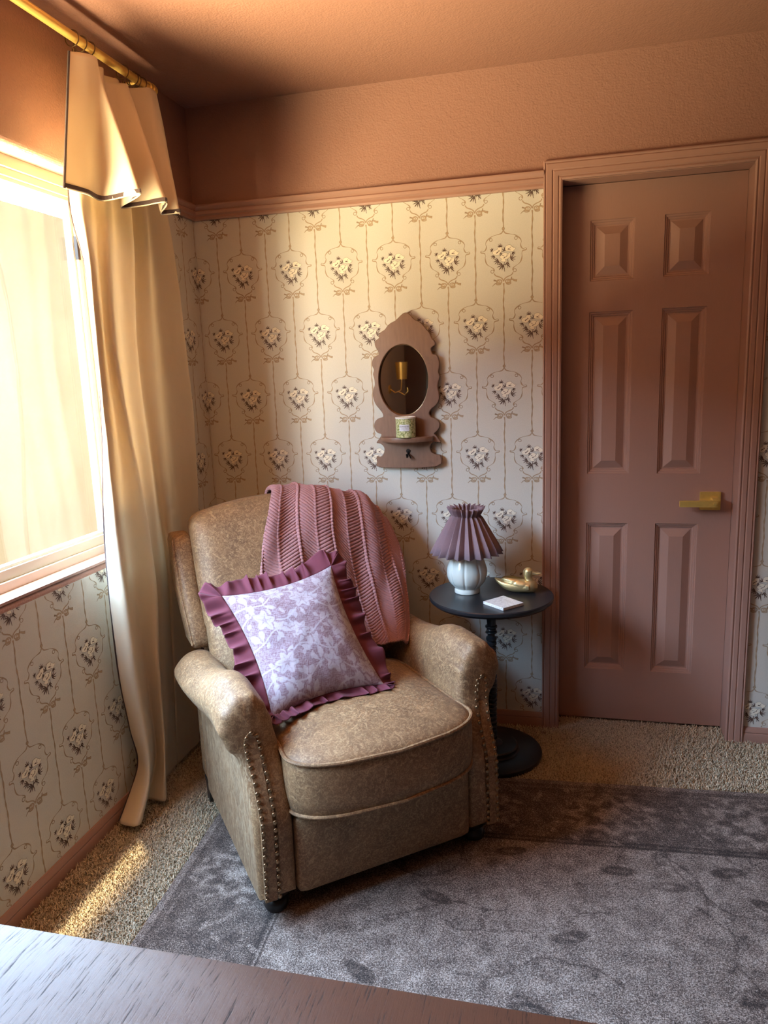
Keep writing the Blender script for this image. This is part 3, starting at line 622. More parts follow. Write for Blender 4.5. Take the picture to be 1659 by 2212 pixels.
# ------------------------------------------------------------------ recliner armchair
CH = (0.948, -1.004, 0.0); CA = math.radians(39.32)
ch = empty('recliner_armchair', CH, 'distressed tan leather recliner armchair with rolled arms and nailhead trim', 'armchair', rz=CA)
Lm, Ls = M['leather'], M['leather_side']
def yfront(z): return 0.066 * sm(.27, .49, z)
PROF = [(-.270, .075), (-.269, .20), (-.269, .32), (-.272, .43), (-.280, .50), (-.293, .555), (-.315, .598), (-.345, .617), (-.378, .612), (-.408, .585), (-.426, .548), (-.422, .508), (-.406, .476), (-.388, .452), (-.379, .415), (-.374, .36), (-.372, .24), (-.371, .12), (-.371, .075)]
def arm(side):
    P = catmull([(x, z, 0) for x, z in PROF], 5); n = len(P); N = []
    for i in range(n):
        t = (P[(i + 1) % n] - P[(i - 1) % n]).normalized(); N.append(Vector((t.y, -t.x, 0)))
    ctr = Vector((-.32, .35, 0))
    for i in range(n):
        if N[i].dot(P[i] - ctr) < 0: N[i] = -N[i]
    stations = [(-.006, .020), (-.004, .013), (.002, .006), (.010, .0015), (.020, 0)] + [(.05 + .05 * k, 0) for k in range(12)] + [(.635, .003), (.645, .012)]
    V = []
    for Y, ins in stations:
        for i, p in enumerate(P):
            md = Vector((-.320 - .034 * sm(.40, .54, p.y), min(.545, max(.115, p.y)), 0)); q = p.lerp(md, min(.5, ins / .052)); x, z = q.x, q.y; u = sm(.42, .56, z)
            x -= 0.020 * u * sm(.15, .55, Y) * sm(-.30, -.40, x) if x < -.30 else 0
            z -= 0.060 * sm(.40, .60, z) * sm(.12, .55, Y) - 0.012 * math.sin(min(1, max(0, Y / .3)) * PI) * u
            y = Y + yfront(z) * (1 - sm(.1, .4, Y))
            # gathered pleats on the roll front
            if z > .47 and Y < .09:
                a = math.atan2(z - .545, x + .355); am = .0020 * (1 - sm(.02, .09, Y)); d = Vector((x + .355, z - .545, 0)).normalized()
                w_ = math.cos(a * 9 + 1) ; x += d.x * am * w_; z += d.y * am * w_
            V.append((x * -side, y, z))
    F = [(s * n + i, s * n + (i + 1) % n, (s + 1) * n + (i + 1) % n, (s + 1) * n + i) for s in range(len(stations) - 1) for i in range(n)]
    if side < 0: pass
    F += [tuple(range((len(stations) - 1) * n, len(stations) * n))]
    med = [(-.320 - .034 * sm(.40, .54, p.y), min(.545, max(.115, p.y))) for p in P]; prev = list(range(n))
    for s_ in (.85, .65, .4, .15):
        ids = []
        for i in range(n):
            x = -V[i][0] / side if side > 0 else V[i][0]; x = -abs(V[i][0]); z = V[i][2]
            x = med[i][0] + (x - med[i][0]) * s_; z = med[i][1] + (z - med[i][1]) * s_
            ids.append(len(V)); V.append((x * -side, -.007 - .005 * (1 - s_) + yfront(z), z))
        F += [(prev[i], prev[(i + 1) % n], ids[(i + 1) % n], ids[i]) for i in range(n)]; prev = ids
    F.append(tuple(prev))
    # outer side face uses the streaked leather
    mi = []
    for f in F:
        cx = sum(abs(V[i][0]) for i in f) / len(f); cz = sum(V[i][2] for i in f) / len(f); cy = sum(V[i][1] for i in f) / len(f)
        mi.append(1 if (cx > .366 and cz < .47 and cy > .02) else 0)
    o = mk('armrest', V, F, [Lm, Ls], ch, True, mi, None, 60)
    bm = bmesh.new(); bm.from_mesh(o.data); bmesh.ops.recalc_face_normals(bm, faces=bm.faces); bm.to_mesh(o.data); bm.free()
    return o
arms = [arm(-1), arm(1)]
def nailrow(side):
    out = [(.352, .519, 1), (.366, .508, 1), (.372, .485, 0)]
    pts = catmull([(.340, .512, 0), (.352, .523, 0), (.366, .514, 0), (.371, .49, 0), (.367, .45, 0), (.361, .40, 0), (.359, .33, 0), (.359, .25, 0), (.361, .16, 0), (.362, .088, 0)], 12)
    inn = catmull([(.336, .495, 0), (.331, .45, 0), (.327, .40, 0), (.326, .33, 0), (.327, .25, 0), (.328, .16, 0), (.328, .088, 0)], 12)
    def space(P, d):
        o = [P[0]]; acc = 0
        for a, b_ in zip(P[:-1], P[1:]):
            acc += (b_ - a).length
            if acc >= d: o.append(b_); acc = 0
        return o
    return space(pts, .0178) + space(inn, .0178)
nm = bpy.data.meshes.new('nailhead'); bm = bmesh.new()
bmesh.ops.create_uvsphere(bm, u_segments=12, v_segments=8, radius=.0062)
for v in bm.verts: v.co.y *= .6
for f in bm.faces: f.smooth = True
bm.to_mesh(nm); bm.free(); nm.materials.append(M['nail'])
cnt = 0
for side, a_ in ((-1, arms[0]), (1, arms[1])):
    P = nailrow(side)
    # band of leather between the two nail rows
    band = [(.342, .515), (.355, .524), (.367, .512), (.371, .49), (.366, .45), (.360, .40), (.358, .30), (.360, .16), (.361, .080), (.329, .080), (.328, .16), (.327, .30), (.328, .40), (.331, .45), (.336, .497)]
    V = []
    for (x, z) in band: V.append((side * x, yfront(z) - .0145, z))
    for (x, z) in band: V.append((side * x, yfront(z) + .006, z))
    nb = len(band); nl = nb // 2
    F = [(k, (k + 1) % nb, nb + (k + 1) % nb, nb + k) for k in range(nb)]
    F += [(a, a - 1, c + 1, c) for a, c in zip((8, 7, 6, 5, 4), (9, 10, 11, 12, 13))] + [(3, 2, 1, 0, 14)]
    mk('nailhead_band', V, F, Lm, a_, False)
    for p in P:
        o = bpy.data.objects.new('nailhead', nm); C.objects.link(o); o.parent = a_; o.location = (side * (p.x - .005), yfront(p.y) - .0155, p.y); cnt += 1
print('nails', cnt)
# frame: body behind and beneath the seat
b = MB(); v, f = rbox((0, .36, .22), (.535, .58, .26), .02, 8); b.add(v, f); v, f = rbox((0, .66, .30), (.742, .10, .46), .03, 8); b.add(v, f); b.build('frame', Lm, ch)
# footrest panel
def wf(p):
    p.y -= .022 * (1 - (p.x / .27) ** 2) * sm(.06, .30, p.z); return p
b = MB(); v, f = rbox((0, .022, .175), (.534, .060, .228), .018, 16, (0, .006, 0), wf); b.add(v, f); b.build('footrest', Lm, ch)
# seat cushion with piping
def seat():
    out = []
    for k in range(72):
        a = 2 * PI * k / 72; c, s = math.cos(a), math.sin(a); e = .26
        x = .268 * math.copysign(abs(c) ** e, c); y = math.copysign(abs(s) ** e, s)
        Y = .225 + y * .255; 
        if s < 0: Y -= .070 * (1 - (x / .29) ** 2) * abs(s) ** .5 * sm(0, .2, -y)
        out.append((x * (1 + .06 * sm(.1, -.02, Y)), Y))
    return out
SO = seat(); cx, cy = 0, .2; V = []; rings = [(.30, .90, 0), (.300, .975, 0), (.306, 1.0, 0), (.345, 1.012, 0), (.385, 1.014, 0), (.425, 1.010, 0), (.446, 1.0, 0), (.452, .99, .0)]
for z, s, _ in rings:
    for x, y in SO: V.append((cx + (x - cx) * s, cy + (y - cy) * s, z))
for s in (.95, .88, .76, .6, .42, .22):
    for x, y in SO:
        q = 1 - s; V.append((cx + (x - cx) * s, cy + (y - cy) * s, .455 + .040 * (1 - s ** 4) + .0035 * noise.noise((x * s * 9, y * s * 9, 2))))
n = len(SO); nr = len(V) // n; V += [(cx, cy, .496), (cx, cy, .298)]
F = [(r_ * n + k, r_ * n + (k + 1) % n, (r_ + 1) * n + (k + 1) % n, (r_ + 1) * n + k) for r_ in range(nr - 1) for k in range(n)]
F += [((nr - 1) * n + k, (nr - 1) * n + (k + 1) % n, nr * n) for k in range(n)] + [((k + 1) % n, k, nr * n + 1) for k in range(n)]
seat_o = mk('seat_cushion', V, F, Lm, ch)
b = MB()
b.tube([(cx + (x - cx) * 1.006, cy + (y - cy) * 1.006, .452) for x, y in SO], .0058, 8, closed=True); b.tube([(cx + (x - cx) * 1.004, cy + (y - cy) * 1.004, .306) for x, y in SO], .0050, 8, closed=True)
b.build('piping', Lm, seat_o)
# back: leaning pillow, lumbar roll, wings, shell
def lean(p, y0=.50, k=.40, z0=.48):
    p.y += k * max(0, p.z - z0) ; return p
def wback(p):
    ed = abs(p.x) / .34
    p.z -= .014 * ed ** 3 * sm(.8, .98, p.z)
    p.z += .012 * (1 - ed ** 2) * sm(.8, .95, p.z)
    if ed > .8: p.z += .018 * sm(.8, 1.0, ed) * sm(.88, .96, p.z)
    w_ = abs(p.x) - .27
    if w_ > 0 and p.z > .84: p.y -= .006 * math.sin(p.z * 160) * (w_ / .07)
    return lean(p)
b = MB(); v, f = rbox((0, .620, .775), (.650, .150, .385), .050, 22, (.004, .026, .028), wback); b.add(v, f); b.build('back_cushion', Lm, ch)
b = MB(); v, f = rbox((0, .570, .560), (.645, .150, .235), .062, 18, (.006, .028, .008), lean); b.add(v, f); b.build('lumbar_cushion', Lm, ch)
for sgn in (-1, 1):
    def ww(p, sgn=sgn):
        p = lean(p); p.x -= sgn * .012 * sm(.75, .55, p.z); p.y += 0.035 * sm(.80, .93, p.z) * 0; return p
    b = MB(); v, f = rbox((sgn * .354, .665, .728), (.072, .100, .356), .020, 12, (.004, .014, 0), ww); b.add(v, f); wg = b.build('wing', Lm, ch)
    line = []
    for z in np.linspace(.563, .893, 14):
        p = ww(Vector((sgn * .385, .622, z))); line.append(p)
    b = MB(); b.tube(line, .0042, 8); b.build('piping', Lm, wg)
def ws(p): return lean(p)
b = MB(); v, f = rbox((0, .728, .650), (.64, .05, .49), .03, 10, (0, .012, 0), ws); b.add(v, f); b.build('back_shell', Ls, ch)
for x, y, z0 in ((-.315, .055, .007), (.315, .055, .007)):
    b = MB(); b.lathe([(.020, 0), (.030, .003), (.034, .014), (.031, .026), (.023, .033), (.027, .038), (.040, .052), (.045, .068), (.045, .085 - z0)], 28, (x, y, z0)); b.build('leg', M['legwood'], ch)
for x in (-.345, .345):
    b = MB(); V = []
    for z, s, dy in ((0.003, .019, .025), (.05, .021, .012), (.10, .026, 0)):
        V += [(x - s, .635 + dy - s, z), (x + s, .635 + dy - s, z), (x + s, .635 + dy + s, z), (x - s, .635 + dy + s, z)]
    b.add(V, [(3, 2, 1, 0), (8, 9, 10, 11)] + [(4 * r_ + k, 4 * r_ + (k + 1) % 4, 4 * r_ + 4 + (k + 1) % 4, 4 * r_ + 4 + k) for r_ in range(2) for k in range(4)]); b.build('leg', M['legwood'], ch, smooth=False)

CM = Matrix.Translation(CH) @ Matrix.Rotation(CA, 4, 'Z')
cw = lambda x, y, z: CM @ Vector((x, y, z))

# ------------------------------------------------------------------ knitted throw over the chair back
def throw():
    cols = {
     0.00: [(-.02, .925, .78), (-.02, .915, .90), (-.022, .86, .985), (-.030, .79, 1.000), (-.065, .728, .962), (-.110, .675, .88), (-.142, .630, .77), (-.155, .585, .67), (-.165, .50, .58)],
     0.22: [(.06, .925, .78), (.06, .92, .91), (.065, .87, .995), (.07, .80, 1.012), (.045, .732, .978), (.02, .675, .88), (0, .628, .77), (-.015, .58, .66), (-.02, .49, .56)],
     0.42: [(.15, .925, .77), (.15, .92, .88), (.16, .87, .962), (.165, .80, .985), (.15, .732, .948), (.13, .675, .86), (.12, .625, .75), (.11, .57, .63), (.10, .47, .54)],
     0.60: [(.25, .925, .76), (.25, .92, .86), (.255, .875, .940), (.258, .81, .962), (.245, .74, .922), (.23, .675, .83), (.215, .62, .72), (.205, .54, .60), (.20, .43, .515)],
     0.80: [(.34, .925, .72), (.34, .92, .83), (.345, .885, .905), (.345, .825, .925), (.345, .755, .88), (.335, .69, .79), (.32, .62, .68), (.29, .51, .57), (.26, .41, .513)],
     1.00: [(.41, .92, .62), (.41, .91, .72), (.41, .89, .80), (.405, .82, .85), (.405, .755, .79), (.400, .69, .72), (.375, .61, .63), (.335, .50, .55), (.285, .40, .513)],
    }
    ks = sorted(cols); NT_, NU = 420, 360
    curves = []
    for k in ks:
        P = catmull([Vector(p) for p in cols[k]], 16); L = [0]
        for a, b_ in zip(P[:-1], P[1:]): L.append(L[-1] + (b_ - a).length)
        L = np.array(L) / L[-1]; A = np.array([tuple(p) for p in P]); tt = np.linspace(0, 1, NT_)
        curves.append(np.stack([np.interp(tt, L, A[:, q]) for q in range(3)], 1))
    Cv = np.array(curves); us = np.linspace(0, 1, NU); G = np.zeros((NU, NT_, 3))
    for i, u in enumerate(us):   # catmull across the columns
        j_ = max(0, min(len(ks) - 2, sum(1 for k in ks if k <= u) - 1)); t = (u - ks[j_]) / (ks[j_ + 1] - ks[j_])
        p0, p1, p2, p3 = Cv[max(0, j_ - 1)], Cv[j_], Cv[j_ + 1], Cv[min(len(ks) - 1, j_ + 2)]
        G[i] = .5 * ((2 * p1) + (-p0 + p2) * t + (2 * p0 - 5 * p1 + 4 * p2 - p3) * t * t + (-p0 + 3 * p1 - 3 * p2 + p3) * t ** 3)
    def normals(G):
        du = np.gradient(G, axis=0); dv = np.gradient(G, axis=1); N = np.cross(du, dv); N /= np.linalg.norm(N, axis=2, keepdims=True) + 1e-12; return N
    N = normals(G)
    if N[NU // 2, int(NT_ * .6), 1] > 0: N = -N
    U, T_ = np.meshgrid(us, np.linspace(0, 1, NT_), indexing='ij')
    ph = .5 * np.sin(T_ * 5) + .35 * np.sin(T_ * 11 + 2)
    fold = .006 * np.sin(U * 19 + 1.6 * ph) + .005 * np.sin(U * 33 - 2.0 * ph + 1) * np.sin(U * 5 + 1) + .004 * np.sin(U * 9 + T_ * 8)
    fade = np.clip((T_ - .12) / .25, 0, 1); fold = fold * (.35 + .65 * fade)
    arc = 1.12 * T_; wid = .56 * U
    # herringbone knit: V columns with raised rib and eyelet line
    nc = 4.6; fr = (U * nc + .12 * ph) % 1.0; tri = np.abs(fr - .5) * 2        # 0 centre, 1 seam
    rows = (arc / .0150 + tri * 3.6) % 1.0
    knit_ = .0062 * np.abs(np.sin(rows * PI)) ** .6
    rib = .0030 * np.exp(-((tri - .02) / .035) ** 2) + .0055 * np.exp(-((tri - 1) / .06) ** 2)
    st2 = .0012 * np.sin(arc / .0042 * 2 * PI) * np.sin(wid / .0042 * 2 * PI)
    hole = -.009 * (np.exp(-((tri - .90) / .03) ** 2)) * (np.sin(arc / .010 * 2 * PI) > 0.2)
    D = .019 + fold + knit_ + rib + st2 + hole
    V = G + N * D[..., None]
    B = G + N * (D * 0 + .003)[..., None]
    V = V.reshape(-1, 3); W_ = np.array([tuple(cw(*p)) for p in V]); Wb = np.array([tuple(cw(*p)) for p in B[::6, ::6].reshape(-1, 3)])
    F = grid_faces(NU, NT_)
    base = np.array(cw(.1, .7, 1.0)); 
    o = mk('knit_throw', W_ - base, F, M['knit'], None, True, None, tuple(base))
    m_ = o.modifiers.new('s', 'SOLIDIFY'); m_.thickness = .005; m_.offset = 0
    tag(o, 'dusty rose herringbone knitted throw draped over the armchair back', 'blanket')
throw()

# ------------------------------------------------------------------ ruffled pillow
def pillow():
    # corners in chair space: outer seam of the printed face
    TL, TR, BR, BL = Vector((-.306, .460, .772)), Vector((.049, .460, .813)), Vector((.092, .185, .503)), Vector((-.258, .170, .487))
    ctr = (TL + TR + BR + BL) / 4; ex = ((TR - TL) + (BR - BL)).normalized(); ez_ = ((TL - BL) + (TR - BR)).normalized(); nrm = ex.cross(ez_).normalized()
    if nrm.y > 0: nrm = -nrm
    n = 230; R_ = Raster(1, 1, n, n, 0.0)
    # floral block print: vines, leaves and blooms
    rr = random.Random(11)
    for k in range(7):
        y = -.02 + .17 * k; p = [(-.05, y)]
        for q in range(8): p.append((-.05 + (q + 1) * .14, y + .055 * math.sin(q * 1.7 + k * 2) + .03))
        R_.line(p, .0065, 1, .9)
        for q, (a, b_) in enumerate(p[1:-1]):
            for sg in (-1, 1):
                an = sg * rr.uniform(.7, 1.2) + (PI if rr.random() < .3 else 0)
                R_.line([(a, b_), (a + .03 * math.cos(an), b_ + .03 * math.sin(an)), (a + .055 * math.cos(an * 1.1), b_ + .055 * math.sin(an * 1.1))], .004, 1, .9)
                R_.leaf(a + .02 * math.cos(an), b_ + .02 * math.sin(an), rr.uniform(.075, .115), rr.uniform(.018, .030), an + rr.uniform(-.5, .5), 1, .9)
                R_.leaf(a + rr.uniform(-.04, .04), b_ + sg * .045, rr.uniform(.05, .085), .018, an + 1.2 * sg, 1, .85)
    for cx, cy, s, t in ((.22, .30, .085, 6), (.62, .20, .075, 5), (.44, .52, .07, 6), (.80, .46, .085, 5), (.18, .68, .08, 5), (.58, .78, .085, 6), (.86, .82, .07, 5), (.38, .90, .06, 6), (.90, .13, .06, 6), (.07, .08, .06, 5)):
        R_.ell(cx, cy, s * 1.1, s * 1.1, t, 0, t, .2, .1, .9); R_.ell(cx, cy, s, s * .85, t, 1, t, .25, .12, .95); R_.ell(cx, cy, s * .3, s * .25, 0, .25, 5, .3, .3, .9)
        for k in range(t): a = t + k * 2 * PI / t; R_.line([(cx + s * .35 * math.cos(a), cy + s * .3 * math.sin(a)), (cx + s * .9 * math.cos(a), cy + s * .75 * math.sin(a))], .003, .3, .8)
    g = np.linspace(-1, 1, n); P = {}
    def pos(u, v, side):
        a, c = (u + 1) / 2, (v + 1) / 2
        p = BL.lerp(BR, a).lerp(TL.lerp(TR, a), c)
        # edges pulled in between pointed corners
        p -= ex * (u * .021 * (1 - v * v)); p -= ez_ * (v * .024 * (1 - u * u))
        th = (max(0, 1 - abs(u) ** 2.6) ** .62) * (max(0, 1 - abs(v) ** 2.6) ** .62)
        d = (.066 if side > 0 else .045) * th * (1 + .06 * math.sin(u * 3 + 1) * math.cos(v * 2.5)) + .002 * noise.noise((u * 4, v * 4, 1)) * th * 2
        return p + nrm * d * side
    V = [pos(u, v, 1) for u in g for v in g]; F = grid_faces(n, n)
    gb = np.linspace(-1, 1, 30); V2 = [pos(u, v, -1) for u in gb for v in gb]; F2 = [f[::-1] for f in grid_faces(30, 30, len(V))]
    base = ctr - ez_ * .17; bw = cw(*base); root = empty('throw_pillow', bw, 'lavender floral square pillow with ruffled edge, leaning on the armchair seat', 'pillow')
    tw = lambda p: cw(*p) - bw
    o = mk('pillow_cover', [tw(p) for p in V + V2], F + F2, M['print'], root); paint_attr(o.data, np.concatenate([R_.I.reshape(-1), np.full(900, .5)]))
    # ruffle: gathered strip running round the seam
    per = []; m = 150
    for (u0, v0, u1, v1) in ((-1, -1, 1, -1), (1, -1, 1, 1), (1, 1, -1, 1), (-1, 1, -1, -1)):
        A0 = math.atan2(-(u1 - u0), v1 - v0)
        for k in range(m): t = k / m; per.append((u0 + (u1 - u0) * t, v0 + (v1 - v0) * t, A0))
        for k in range(34): per.append((u1, v1, A0 + PI / 2 * (k + .5) / 34))
    NP = len(per); NW = 12; V = []; S_ = 0
    ph = np.cumsum(.33 + .14 * np.sin(np.arange(NP) * .11) + .10 * np.sin(np.arange(NP) * .043 + 1)); ph = ph / ph[-1] * (2 * PI * round(ph[-1] / (2 * PI)))
    for i, (u, v, A0) in enumerate(per):
        p = pos(u, v, 1); out = (ex * math.cos(A0) + ez_ * math.sin(A0)).normalized(); cr = abs(math.sin(2 * A0))
        tg = nrm.cross(out).normalized()
        bottom = v <= -.999 and abs(u) < 1
        wd = (.058 + .007 * math.sin(i * .07)) * (1 - .42 * sm(-.5, -1, v)) * (1 + .22 * cr * (v > 0)); amp = .0120 + .003 * math.sin(i * .05)
        for k in range(NW):
            t = k / (NW - 1)
            wv = math.sin(ph[i] + .5 * math.sin(t * 3 + i * .02)) + .45 * math.sin(ph[i] * 1.9 + 1.2)
            q = p + out * wd * t * (1 + .07 * math.sin(ph[i] * .5)) + nrm * (wv * amp * (t ** .7) - .002 - .010 * t) + tg * (.006 * math.cos(ph[i]) * t)
            if bottom or v < -.8:
                f_ = sm(-.8, -1, v) ; q.z = q.z + f_ * 0.0
                fl = .496 + .0050 * (wv + 1.2) - .02 * max(0, (abs(q.x) - .2) / .1) * 0
                if q.z < fl and q.y < .5:
                    ov = fl - q.z; q.z = fl; q.y -= ov * .85
            V.append(q)
    F = [(i * NW + k, ((i + 1) % NP) * NW + k, ((i + 1) % NP) * NW + k + 1, i * NW + k + 1) for i in range(NP) for k in range(NW - 1)]
    rf = mk('ruffle', [tw(p) for p in V], F, M['ruffle'], root); s = rf.modifiers.new('s', 'SOLIDIFY'); s.thickness = .0016; s.offset = 0
pillow()

# ------------------------------------------------------------------ curtain, rod and rings
RODX, RODZ = 0.09, 2.357
rod = empty('curtain_rod', (RODX, -1.5, RODZ), 'brushed brass curtain rod above the window', 'curtain rod')
b = MB(); b.tube([(0, 1.075, 0), (0, -1.2, 0)], .0125, 24); b.build('pole', M['brass'], rod)
b = MB(); b.tube([(0, y, 0) for y in (1.070, 1.073, 1.080, 1.083, 1.088, 1.091, 1.100, 1.103, 1.110, 1.113)], [.0125, .017, .017, .013, .013, .018, .018, .013, .016, .014], 24); b.build('finial', M['brass'], rod)
for y in (1.03, -1.05):
    b = MB(); b.tube([(-.088, y, 0), (-.004, y, 0)], .006, 12); b.tube([(-.0895, y, 0), (-.083, y, 0)], .022, 20); b.build('bracket', M['brass'], rod)
RY_ = [-.812, -.775, -.738, -.570, -.515, -.500, -.468]
for k, y in enumerate(RY_):
    L = ['thin dark curtain ring with clip, nearest the window end', 'thin dark curtain ring, second from the window end', 'thin dark curtain ring, third from the window end', 'thin dark curtain ring with clip after the wide gap on the rod',
         'thin dark curtain ring, fifth from the window end', 'thin dark curtain ring, sixth from the window end', 'thin dark curtain ring beside the brass finial'][k]
    r_ = empty('curtain_ring', (RODX, y, RODZ), L, 'curtain ring', 'curtain rings on the brass rod')
    b = MB(); tl = random.uniform(-.25, .25); b.tube([(.021 * math.sin(a), .021 * math.cos(a) * tl, .021 * math.cos(a) - .006) for a in np.linspace(0, 2 * PI, 28, endpoint=False)], .0016, 8, closed=True); b.build('hoop', M['wire'], r_)
    b = MB(); b.tube([(0, 0, -.027), (0, 0, -.036)], .0014, 6); v, f = rbox((0.002, 0, -.040), (.007, .011, .013), .002, 4); b.add(v, f); b.build('clip', M['wire'], r_)
cur = empty('curtain', (RODX, -.62, 0.0), 'cream curtain with dark piped edge hanging at the window corner', 'curtain')
def ctrl_surface(levels, table, ku=14, kz=10):
    """table: list over folds of list over levels of (x, y); returns grid (u, level)"""
    nl = len(levels); G = []
    Fz = []
    for fold in table: Fz.append(catmull([Vector((p[0], p[1], z)) for p, z in zip(fold, levels)], kz))
    nz = len(Fz[0]); rows = []
    for j_ in range(nz): rows.append(catmull([Fz[i][j_] for i in range(len(Fz))], ku))
    nu = len(rows[0]); return [[rows[j_][i] for j_ in range(nz)] for i in range(nu)]
lv = [2.315, 1.95, 1.75, 1.5, 1.25, 1.0, .75, .5, .3, .15, .03]
def fold(x, ys, y_top): return [(xx, y) for xx, y in zip(x, [y_top] + ys)]
X_ = lambda a, b_, w=None: list(np.linspace(a, b_, 11))
T = [
 fold(X_(.050, .036), [-.845, -.802, -.790, -.806, -.842, -.853, -.849, -.82, -.800, -.925], -.75),
 fold(X_(.075, .055), [-.862, -.822, -.812, -.826, -.860, -.868, -.862, -.835, -.812, -.94], -.76),
 fold(X_(.100, .112), [-.852, -.860, -.866, -.870, -.874, -.858, -.846, -.834, -.850, -.93], -.75),
 fold(X_(.070, .060), [-.760, -.770, -.775, -.770, -.765, -.75, -.74, -.73, -.73, -.80], -.74),
 fold(X_(.105, .125), [-.744, -.779, -.791, -.766, -.727, -.715, -.737, -.752, -.772, -.794], -.70),
 fold(X_(.075, .055), [-.660, -.675, -.690, -.680, -.650, -.64, -.65, -.66, -.67, -.68], -.66),
 fold(X_(.095, .052), [-.600, -.610, -.630, -.620, -.600, -.60, -.61, -.62, -.64, -.65], -.61),
 fold(X_(.065, .045), [-.554, -.57, -.591, -.574, -.549, -.531, -.542, -.554, -.564, -.572], -.56),
 fold(X_(.100, .048), [-.52, -.527, -.537, -.533, -.524, -.53, -.54, -.55, -.56, -.56], -.53),
 fold(X_(.065, .045), [-.46, -.44, -.43, -.42, -.42, -.43, -.44, -.45, -.46, -.46], -.48),
 fold(X_(.100, .045), [-.376, -.333, -.313, -.284, -.286, -.309, -.339, -.364, -.382, -.397], -.45),
 fold(X_(.018, .018), [-.39, -.35, -.33, -.31, -.31, -.33, -.35, -.37, -.39, -.40], -.47),
]
G = ctrl_surface(lv, T, 10, 9)
def gridobj(name, G, mat, parent, off, wr=.002, thick=.002):
    nu, nz = len(G), len(G[0]); V = []
    for i in range(nu):
        for j_ in range(nz):
            p = G[i][j_]; q = noise.noise((p.x * 8, p.y * 14, p.z * 3)) * wr + noise.noise((p.x * 30, p.y * 40, p.z * 9)) * wr * .4; V.append((p.x + q - off[0], p.y + q * .5 - off[1], p.z - off[2]))
    o = mk(name, V, grid_faces(nu, nz), mat, parent); s = o.modifiers.new('s', 'SOLIDIFY'); s.thickness = thick; s.offset = 0; return o
OFF = (RODX, -.62, 0)
gridobj('drape', G, M['curtain'], cur, OFF, .004)
b = MB(); b.tube([(p.x - OFF[0], p.y - OFF[1], p.z) for p in G[0][::2]], .0032, 6); b.build('edge_piping', M['curtaintrim'], cur)
# folded-over top flap
top = [(.118, -.872, 2.292), (.140, -.835, 2.298), (.152, -.800, 2.298), (.132, -.770, 2.285), (.095, -.700, 2.290), (.105, -.650, 2.292), (.127, -.615, 2.298), (.110, -.585, 2.298), (.165, -.560, 2.302), (.160, -.510, 2.308), (.140, -.462, 2.308)]
bot = [(.112, -.950, 1.930), (.125, -.870, 1.930), (.128, -.795, 1.928), (.262, -.822, 1.930), (.128, -.712, 1.926), (.180, -.690, 1.930), (.272, -.702, 1.930), (.190, -.592, 1.926), (.205, -.560, 1.93), (.235, -.560, 1.93), (.230, -.545, 1.93)]
rows = []; NZ = 22
for k in range(NZ + 1):
    t = k / NZ; te = t ** 1.15; rows.append(catmull([Vector(a).lerp(Vector(b_), te) for a, b_ in zip(top, bot)], 9))
Gf = [[rows[k][i] for k in range(NZ + 1)] for i in range(len(rows[0]))]
gridobj('flap', Gf, M['curtain'], cur, OFF, .003)
hem = [Gf[i][-1] for i in range(len(Gf))]
b = MB(); V = []
for p in hem:
    for dx, dz in ((.0025, .003), (.0025, .014), (-.0025, .014), (-.0025, .003)): V.append((p.x - OFF[0] + dx * 1.3, p.y - OFF[1] - dx * .6, p.z + dz))
nh = len(hem); b.add(V, [(4 * i + k, 4 * i + (k + 1) % 4, 4 * i + 4 + (k + 1) % 4, 4 * i + 4 + k) for i in range(nh - 1) for k in range(4)] + [(0, 1, 2, 3), (4 * nh - 4, 4 * nh - 1, 4 * nh - 2, 4 * nh - 3)])
b.build('hem_band', M['curtaintrim'], cur, smooth=False)
b = MB(); b.tube([(p.x - OFF[0], p.y - OFF[1] - .001, p.z) for p in Gf[0]], .0034, 6); b.build('edge_piping', M['curtaintrim'], cur)

# ------------------------------------------------------------------ mirror shelf on the wall
mir = empty('wall_mirror', (.835, 0, 1.054), 'scalloped brown wooden wall mirror with small shelf', 'mirror')
OUT = [(0.84, 1.632), (0.827, 1.626), (0.813, 1.614), (0.8, 1.604), (0.784, 1.597), (0.771, 1.587), (0.76, 1.574), (0.744, 1.565), (0.737, 1.555), (0.736, 1.544), (0.723, 1.535), (0.719, 1.523), (0.724, 1.507), (0.733, 1.493), (0.731, 1.482), (0.716, 1.474), (0.707, 1.462), (0.706, 1.443), (0.712, 1.427), (0.708, 1.411), (0.712, 1.392), (0.713, 1.37), (0.706, 1.351), (0.705, 1.326), (0.712, 1.3), (0.728, 1.278), (0.74, 1.261), (0.74, 1.248), (0.721, 1.242), (0.707, 1.227), (0.706, 1.204), (0.716, 1.188), (0.732, 1.181), (0.723, 1.165), (0.711, 1.149), (0.727, 1.145), (0.74, 1.132), (0.741, 1.116), (0.734, 1.1), (0.719, 1.092), (0.709, 1.095), (0.711, 1.074), (0.727, 1.052), (0.942, 1.054), (0.961, 1.094), (0.943, 1.101), (0.927, 1.11), (0.921, 1.127), (0.925, 1.139), (0.938, 1.149), (0.962, 1.147), (0.954, 1.161), (0.945, 1.174), (0.939, 1.181), (0.952, 1.193), (0.96, 1.206), (0.958, 1.225), (0.94, 1.239), (0.928, 1.244), (0.921, 1.257), (0.928, 1.272), (0.948, 1.288), (0.96, 1.309), (0.96, 1.334), (0.956, 1.353), (0.958, 1.371), (0.965, 1.393), (0.96, 1.411), (0.964, 1.433), (0.963, 1.454), (0.954, 1.473), (0.94, 1.477), (0.934, 1.492), (0.937, 1.501), (0.949, 1.51), (0.947, 1.525), (0.938, 1.534), (0.931, 1.553), (0.92, 1.566), (0.905, 1.585), (0.893, 1.597), (0.88, 1.601), (0.868, 1.612), (0.855, 1.626)]
